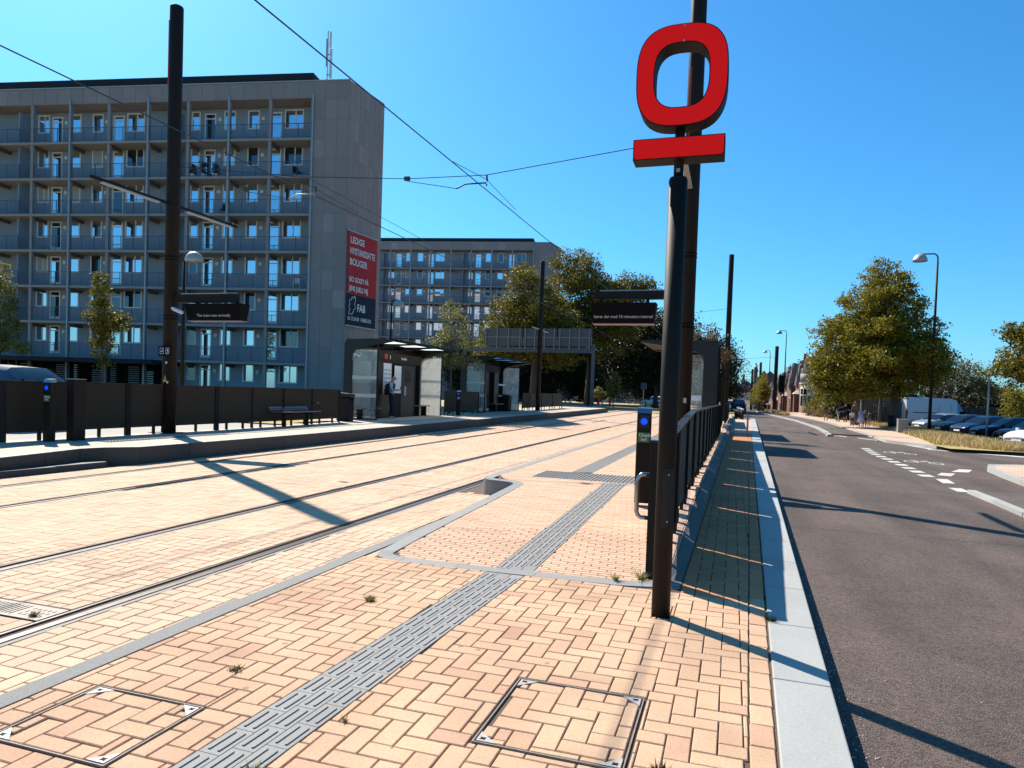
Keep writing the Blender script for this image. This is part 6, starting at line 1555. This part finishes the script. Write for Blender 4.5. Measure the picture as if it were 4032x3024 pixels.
# man at shelter: faces right (+y side towards the timetable), head bent over a phone
ph_pose = {'nk2': (0, -.028, .862), 'hd': (0, -.062, .905), 'tp': (0, -.078, .945), 'nk': (0, -.012, .835), 'elL': (.115, -.02, .645), 'wrL': (.075, -.145, .645), 'haL': (.05, -.18, .655), 'elR': (-.115, -.02, .645), 'wrR': (-.075, -.145, .635), 'haR': (-.05, -.18, .645)}
t, J = person('bald man in a light blue shirt with a black backpack looking at his phone', (-12.72, 24.45, LZ+.043), math.radians(108), 1.74, shirtb, navyp, shoew, None, pose=ph_pose)
H_ = 1.74
MB().box(-.045, .035, -.36, -.35, 1.13, 1.25).build('phone', black, t)
b = MB().hexa([(-.15, .10, .92), (.15, .10, .92), (.13, .27, .92), (-.13, .27, .92)], [(-.14, .08, 1.38), (.14, .08, 1.38), (.11, .22, 1.36), (-.11, .22, 1.36)])
bp = b.build('backpack', blk, t, bevel=.05)
for s in (-1, 1): MB().tube([(s*.09, .10, 1.40), (s*.10, -.02, 1.455), (s*.10, -.115, 1.33), (s*.11, -.09, 1.12), (s*.12, .08, 1.0)], .018, 8).build('strap', blk, t, smooth=True)
MB().tube([(-.055, -.2, 1.585), (.055, -.2, 1.585)], .008, 6).build('glasses', black, t)
walkp = {'knL': (.056, -.055, .29), 'anL': (.058, -.06, .05), 'toL': (.062, -.14, .025), 'knR': (-.056, -.01, .285), 'anR': (-.058, .085, .07), 'toR': (-.062, .02, .018)}
person('man in black walking away past the ivy bush, shown from behind', (7.75, 65.6, .01), math.pi-.2, 1.85, blk, greyc, shoew, cl('black_hair', (.02, .015, .01)), bare_leg=True, pose=walkp, wide=1.1)
t, J = person('woman in a grey headscarf and long olive coat walking towards us', (8.5, 55.6, .0), .15, 1.72, olive, olive, shoeb, None, long_sleeve=True)
b = MB(); b.tube([(0, 0, 1.0), (0, 0, .6), (0, 0, .06)], [.17, .23, .30], 20); b.build('long_skirt', greyc, t, smooth=True)
b = MB(); b.tube([(0, .01, 1.40), (0, .01, 1.46), (0, .015, 1.54), (0, .02, 1.62), (0, .015, 1.70), (0, .01, 1.73)], [.20, .13, .098, .105, .075, .02], 18); b.build('headscarf', hijab, t, smooth=True)
MB().tube([(0, -.075, 1.60), (0, -.098, 1.60)], [.062, .05], 14).build('face', skin, t, smooth=True)
t, J = person('girl in a lilac dress holding a child by the hand', (8.38, 52.3, .0), .1, 1.34, lilac, lilac, shoeb, hblond, bare_leg=True)
MB().tube([(0, 0, 1.02), (0, 0, .78), (0, 0, .32)], [.115, .14, .25], 20).build('dress_skirt', lilac, t, smooth=True)
t, J = person('boy in a white t-shirt, denim shorts and cap walking beside the girl', (7.85, 52.5, .0), .1, 1.13, wht, den, shoeb, hbrown, bare_leg=True, pose=walkp)
MB().tube([(0, -.02, 1.075), (0, -.02, 1.15)], [.078, .05], 14).build('cap', blk, t, smooth=True); MB().box(-.05, .05, -.15, -.06, 1.075, 1.09).build('cap_peak', blk, t)
t, J = person('small child in dark clothes with a pale cap, rightmost of the family', (9.05, 53.5, .0), -.1, .97, greyc, cl('tan_cloth', (.25, .2, .15)), shoeb, cream, bare_leg=True)
t, J = person('child partly hidden behind the girl in the lilac dress', (8.72, 52.9, .0), -.1, 1.18, greyc, navyp, shoeb, cream)
t, J = person('dark haired woman in a black dress pushing a stroller', (9.15, 64.7, .0), .4, 1.66, blk, blk, shoeb, hbrown, bare_leg=True, pose={'elL': (.11, -.06, .65), 'wrL': (.1, -.2, .60), 'haL': (.1, -.23, .60), 'elR': (-.11, -.06, .65), 'wrR': (-.1, -.2, .60), 'haR': (-.1, -.23, .60)})
MB().tube([(0, 0, 1.0), (0, 0, .55)], [.15, .21], 16).build('dress_skirt', blk, t, smooth=True)
t = thing('stroller', 'dark stroller pushed along the pavement in front of the woman in black', 'stroller', (8.75, 63.9, .0), .1)
MB().hexa([(-.24, -.35, .45), (.24, -.35, .45), (.24, .3, .5), (-.24, .3, .5)], [(-.26, -.45, .85), (.26, -.45, .85), (.26, .32, .95), (-.26, .32, .95)]).build('seat', blk, t, bevel=.05)
MB().tube([(-.27, .0, .95), (-.2, 0, 1.12), (0, 0, 1.18), (.2, 0, 1.12), (.27, 0, .95)], .09, 8).build('hood', blk, t, smooth=True)
for s in (-1, 1):
    MB().tube([(s*.26, .55, 1.05), (s*.26, .2, .6), (s*.26, -.4, .15)], .018, 6).build('frame', lmet, t)
    for y in (-.42, .3): MB().tube([(s*.28-.02, y, .13), (s*.28+.02, y, .13)], .13, 14).build('wheel', tyre, t)
MB().tube([(-.26, .55, 1.05), (.26, .55, 1.05)], .02, 6).build('handle', blk, t)
# cyclist riding away
cz = zr(4, 104)+.06
ride = {'pel': (0, .06, .55), 'sp': (0, .03, .63), 'ch': (0, -.06, .74), 'nk': (0, -.11, .82), 'nk2': (0, -.125, .85), 'hd': (0, -.14, .90), 'tp': (0, -.14, .945), 'shL': (.10, -.07, .79), 'shR': (-.10, -.07, .79), 'elL': (.14, -.16, .66), 'elR': (-.14, -.16, .66), 'wrL': (.13, -.27, .60), 'wrR': (-.13, -.27, .60), 'haL': (.13, -.30, .60), 'haR': (-.13, -.30, .60),
        'hiL': (.052, .05, .52), 'hiR': (-.052, .05, .52), 'knL': (.06, -.13, .42), 'anL': (.06, -.02, .25), 'toL': (.06, -.09, .23), 'knR': (-.06, -.06, .30), 'anR': (-.06, .0, .10), 'toR': (-.06, -.07, .08)}
person('cyclist in a maroon shirt riding away on the cycle track', (4.1, 102, zr(4, 102)+.06), math.pi, 1.78, maroon, navyp, shoeb, hbrown, pose=ride)
t = thing('bicycle', 'dark bicycle ridden by the cyclist in the maroon shirt', 'bicycle', (4.1, 102, zr(4, 102)+.055), math.pi)
for y in (-.52, .56):
    b = MB(); n = 24
    pts = [(0, y+.34*math.cos(2*PI*k/n), .35+.34*math.sin(2*PI*k/n)) for k in range(n+1)]; b.tube(pts, .018, 6, caps=False); o = b.build('wheel', tyre, t)
    b = MB()
    for k in range(8): b.tube([(0, y, .35), (0, y+.33*math.cos(PI*k/4), .35+.33*math.sin(PI*k/4))], .003, 4)
    b.build('spoke', lmet, o)
b = MB()
for a, c in (((0, .56, .35), (0, .05, .30)), ((0, .05, .30), (0, .16, .85)), ((0, .16, .82), (0, -.38, .86)), ((0, .05, .30), (0, -.38, .80)), ((0, -.52, .35), (0, -.36, .98)), ((0, .56, .35), (0, .15, .78))): b.tube([a, c], .018, 6)
b.build('frame', blk, t); MB().box(-.07, .07, .05, .28, .86, .92).build('saddle', blk, t, bevel=.02); MB().tube([(-.27, -.34, 1.02), (0, -.37, 1.0), (.27, -.34, 1.02)], .014, 6).build('handlebar', blk, t)
MB().tube([(0, .93, .5), (0, .95, .56)], .03, 8).build('rear_light', taill, t)

# ------------------------------------------------------------------ brick houses along the road
def row_house(label, x, y, z, L, H=8.6, bay=True, brick_=redb, seed=0):
    t = thing('brick_house', label, 'house', (x, y, z), 0, 'houses along the right side of the road')
    MB().box(0, 8, 0, L, -1, 4.7).build('wall', brick_, t)
    MB().extr([(0.1, 4.7), (2.0, 7.2), (4, 9.6), (8, 5.2), (8, 4.7)], lambda a, c: (a, 0, c), lambda a, c: (a, L, c)).build('roof', tile, t)
    for k, (a, w_) in enumerate(((.3, 3.6), (L-5.2, 3.8))):
        ms_ = MB().hexa([(-.35, a, 4.3), (1.2, a, 4.3), (1.2, a+w_, 4.3), (-.35, a+w_, 4.3)], [(.35, a, 8.3), (2.2, a, 8.3), (2.2, a+w_, 8.3), (.35, a+w_, 8.3)]).build('mansard', greys, t)
        b = MB(); n = int(w_/.3)
        for j in range(n):
            q = a+.05+j*.3; b.hexa([(-.44, q, 4.25), (-.36, q, 4.25), (-.36, q+.12, 4.25), (-.44, q+.12, 4.25)], [(.26, q, 8.3), (.34, q, 8.3), (.34, q+.12, 8.3), (.26, q+.12, 8.3)])
            if j < 5: b.box(-.3+j*.3, -.3+j*.3+.1, a-.05, a-.005, 4.3, 8.2)
        b.build('slat', slatg, t, kind='stuff')
        o = MB().box(-.02, .02, a+.6, a+1.9, 1.0, 2.6).build('window', framew, t); MB().box(-.035, -.022, a+.72, a+1.78, 1.12, 2.48).build('pane', paned, o)
    MB().box(.2, 3, 4.4, L-5.6, 4.7, 7.3).build('dormer', brick_, t); MB().hexa([(-.1, 4.2, 7.3), (3.6, 4.2, 8.1), (3.6, L-5.4, 8.1), (-.1, L-5.4, 7.3)], [(-.1, 4.2, 7.5), (3.6, 4.2, 8.3), (3.6, L-5.4, 8.3), (-.1, L-5.4, 7.5)]).build('dormer_roof', tile, t)
    for k in range(2):
        y0 = 4.8+k*1.6; o = MB().box(.15, .199, y0, y0+1.0, 5.6, 6.8).build('window', framew, t); MB().box(.13, .149, y0+.1, y0+.9, 5.7, 6.7).build('pane', paned, o)
    MB().box(2.6, 3.3, L*.6, L*.6+.7, 8, 10.6).build('chimney', brick_, t)
    if bay:
        MB().tube([(.5, -.2, -.1), (.5, -.2, 4.4)], 1.05, 24).build('bay', wallw, t, smooth=True); MB().tube([(.5, -.2, 4.45), (.5, -.2, 5.75)], 1.15, 24).build('bay_parapet', greys, t, smooth=True); MB().tube([(.5, -.2, 4.3), (.5, -.2, 4.45)], 1.25, 24).build('bay_cornice', wallw, t)
        for a in (-150, -118, -84):
            q = math.radians(a); c_, s_ = math.cos(q), math.sin(q); b = MB(); px_, py_ = .5+1.06*c_, -.2+1.06*s_; tx_, ty_ = -s_*.24, c_*.24
            b.quad((px_-tx_, py_-ty_, 1.1), (px_+tx_, py_+ty_, 1.1), (px_+tx_, py_+ty_, 3.6), (px_-tx_, py_-ty_, 3.6)); w1 = b.build('window', paned, t)
            MB().quad((px_*1.0-tx_+.01*c_, py_-ty_+.01*s_, 2.6), (px_+tx_+.01*c_, py_+ty_+.01*s_, 2.6), (px_+tx_+.01*c_, py_+ty_+.01*s_, 2.72), (px_-tx_+.01*c_, py_-ty_+.01*s_, 2.72)).build('glazing_bar', framew, w1)
    MB().hexa([(-.9, L*.55, 2.9), (.0, L*.55, 2.9), (.0, L*.55+1.9, 2.9), (-.9, L*.55+1.9, 2.9)], [(-.3, L*.55+.7, 3.5), (0, L*.55+.7, 3.5), (0, L*.55+1.2, 3.5), (-.3, L*.55+1.2, 3.5)]).build('porch_roof', wallw, t)
    MB().box(-.7, -.001, L*.55+.1, L*.55+1.8, 0, 2.89).build('porch', brick_, t)
    return t
row_house('nearest brick house with a round white bay and grey slatted mansard', 9.9, 109.5, 0, 15)
row_house('second brick house down the road with slatted mansard', 9.3, 126, -.2, 15, bay=False, seed=1)
row_house('third brick house down the road', 8.8, 143, -1.0, 16, bay=False, seed=2)
row_house('fourth brick house, farther down the road behind the small trees', 8.6, 166, -2.0, 18, bay=False, seed=3)
def gable_house(label, x, y, z, w_, d, h, rh, m, mr, group='distant houses of the town', turret=False):
    t = thing('distant_house', label, 'house', (x, y, z), 0, group)
    MB().box(-w_/2, w_/2, 0, d, -3, h).build('wall', m, t)
    MB().extr([(-w_/2-.3, h), (0, h+rh), (w_/2+.3, h)], lambda a, c: (a, -.3, c), lambda a, c: (a, d+.3, c)).build('roof', mr, t)
    for k in (-.25, .25): MB().box(k*w_-.6, k*w_+.6, -.05, -.002, h*.4, h*.4+1.6).build('window', paned, t)
    if turret: MB().tube([(-w_*.4, .5, h-1), (-w_*.4, .5, h+rh*.9), (-w_*.4, .5, h+rh*.92), (-w_*.4, .5, h+rh+3)], [.7, .7, .95, .05], 10).build('turret', mr, t)
    return t
gable_house('large pale gabled house with a turret beyond the row of trees', 10.2, 262, -1, 7, 25, 9, 4.5, wallw, tile, turret=True)
gable_house('dull pink house behind the turret house', 14, 300, .5, 9, 30, 9.5, 4, stone, tile)
gable_house('small white gabled house at the foot of the far rise', 5.2, 330, 1.0, 5, 10, 4.5, 3.5, wallw, tile)
for k, (x, y, w_, h) in enumerate(((-7, 500, 12, 3), (-1, 520, 10, 4.2), (5, 505, 9, 3.5), (11, 515, 12, 4.5), (18, 530, 10, 5), (1.5, 560, 16, 6), (9.5, 575, 10, 7.5), (-6, 600, 14, 5.5), (15, 470, 10, 5))):
    gable_house(['leftmost low roof of the far town below the church', 'second grey roof of the far town', 'dark roof just below the church tower', 'reddish roof right of the church tower', 'far roof at the right of the town skyline', 'wide pale roof behind the front town roofs', 'tall roof to the right behind the church roofs', 'faint roof at the left end of the town skyline', 'brown gable low in front of the far town'][k], x, y, 6.8, w_, 12, h, 3, [stone, wallw, redb][k % 3], [tile, copper, greys][k % 3])
t = thing('church', 'distant church with a tall pointed spire above the road', 'church', (19.5, 1500, 20))
MB().box(-4, 4, -4, 4, -4, 20.5).build('tower', stone, t); MB().tube([(0, 0, 20.5), (0, 0, 25.5), (0, 0, 26), (0, 0, 31), (0, 0, 43)], [5.4, 3.2, 2.2, 2.0, .12], 8).build('spire', copper, t)
MB().extr([(-10, 4), (1, 16), (13, 4), (13, -4), (-10, -4)], lambda a, c: (a, 5, c), lambda a, c: (a, 30, c)).build('nave', tile, t)
MB().tube([(0, 0, 43), (0, 0, 46)], .2, 6).build('cross', copper, t); MB().box(-1, 1, -4.1, -4.01, 12, 16).build('belfry_window', black, t)

# ------------------------------------------------------------------ dry grass on the bank, weeds
def blades(name, n, area, hmin, hmax, m, zf, seed, label, cat='grass', lean=.35, wd=.012):
    R = np.random.default_rng(seed); P_ = []
    while len(P_) < n:
        x, y = area(R)
        P_.append((x, y, zf(x, y)))
    P_ = np.array(P_); h = R.uniform(hmin, hmax, n); a = R.uniform(0, 2*PI, n); ln = R.normal(0, lean, (n, 2))*h[:, None]
    dx = np.stack([np.cos(a), np.sin(a), np.zeros(n)], 1)*wd*R.uniform(.6, 1.5, n)[:, None]
    top = P_+np.column_stack([ln, h]); v = np.stack([P_-dx, P_+dx, top], 1).reshape(-1, 3)
    me = bpy.data.meshes.new(name); me.vertices.add(3*n); me.vertices.foreach_set('co', v.ravel()); me.loops.add(3*n); me.loops.foreach_set('vertex_index', np.arange(3*n)); me.polygons.add(n)
    me.polygons.foreach_set('loop_start', np.arange(0, 3*n, 3)); me.polygons.foreach_set('loop_total', np.full(n, 3)); me.materials.append(m); me.update(calc_edges=True)
    o = bpy.data.objects.new(name, me); COL.objects.link(o); tag(o, label, cat); o['kind'] = 'stuff'; return o
def bank(R):
    y = 29.6+(R.random()**1.3)*34; x0 = pavr(y)+.1 if y > 31.9 else interp(y, (29.5, 31.9), (9.5, 7.9)); return x0+(R.random()**.8)*max(.6, 12.3-x0), y
blades('dry_grass', 26000, bank, .08, .32, drygrass, lambda x, y: -.02 if x < 11.3 else -.12, 5, 'dry yellow grass on the bank in front of the parked cars', wd=.018)
def bank2(R): return R.uniform(9, 20), 27.6+R.random()*3+0
blades('dry_grass', 9000, lambda R: ((x := R.uniform(8.8, 20)), interp(x, (8.6, 10, 13, 20), (30.1, 29.5, 28.7, 27.3))+R.random()*4.2), .08, .30, drygrass, lambda x, y: -.02 if x < 11.3 else -.12, 6, 'dry grass at the corner of the bank beside the side street', wd=.016)
blades('dry_grass', 6000, lambda R: (R.uniform(5.0, 6.3), R.uniform(84, 150)), .1, .35, drygrass, lambda x, y: zr(x, y)+.12, 7, 'dry grass under the small trees on the strip', wd=.03)
def tuft(label, x, y, r, n, m, z=0, h=.07):
    blades('weed', n, lambda R: (x+R.normal(0, r*.26), y+R.normal(0, r*.26)), h*.25, h*.62, m, lambda a, c: z, int(abs(x*97+y*31)), label, 'weed', lean=.9, wd=.004)['group'] = 'weeds in the paving joints'
    o = bpy.data.objects[-1] if False else None
for q in (('green leafy weed at the lower edge beside the right cover', -.21, 2.78, .07, 260, leafd, 0, .06), ('grassy weed between bricks left of the guidance strip', -2.38, 4.35, .05, 220, leafy, 0, .06),
          ('small pinkish weed above the left cover', -2.42, 3.0, .05, 60, leafb, 0, .05), ('weed growing in the guidance strip at the bottom edge', -1.69, 2.20, .06, 160, leafy, .003, .06),
          ('dry weed at the foot of the railing pillar', -.66, 5.74, .05, 60, leafy, .01, .14), ('dry weed beside the granite edge left of the pillar', -.85, 5.62, .04, 50, leafy, .01, .10),
          ('dark weed in the joint between bricks and kerb', .31, 5.05, .05, 120, leafd, 0, .06), ('weed tuft beside the steel drain grate', -4.12, 3.22, .04, 60, leafb, 0, .05),
          ('tiny weed in the joint right of the guidance strip', -1.60, 2.72, .02, 24, leafy, 0, .04)): tuft(*q)
for o in [o for o in bpy.data.objects if o.name.startswith('weed')]: o.pop('kind', None) if 'kind' in o else None
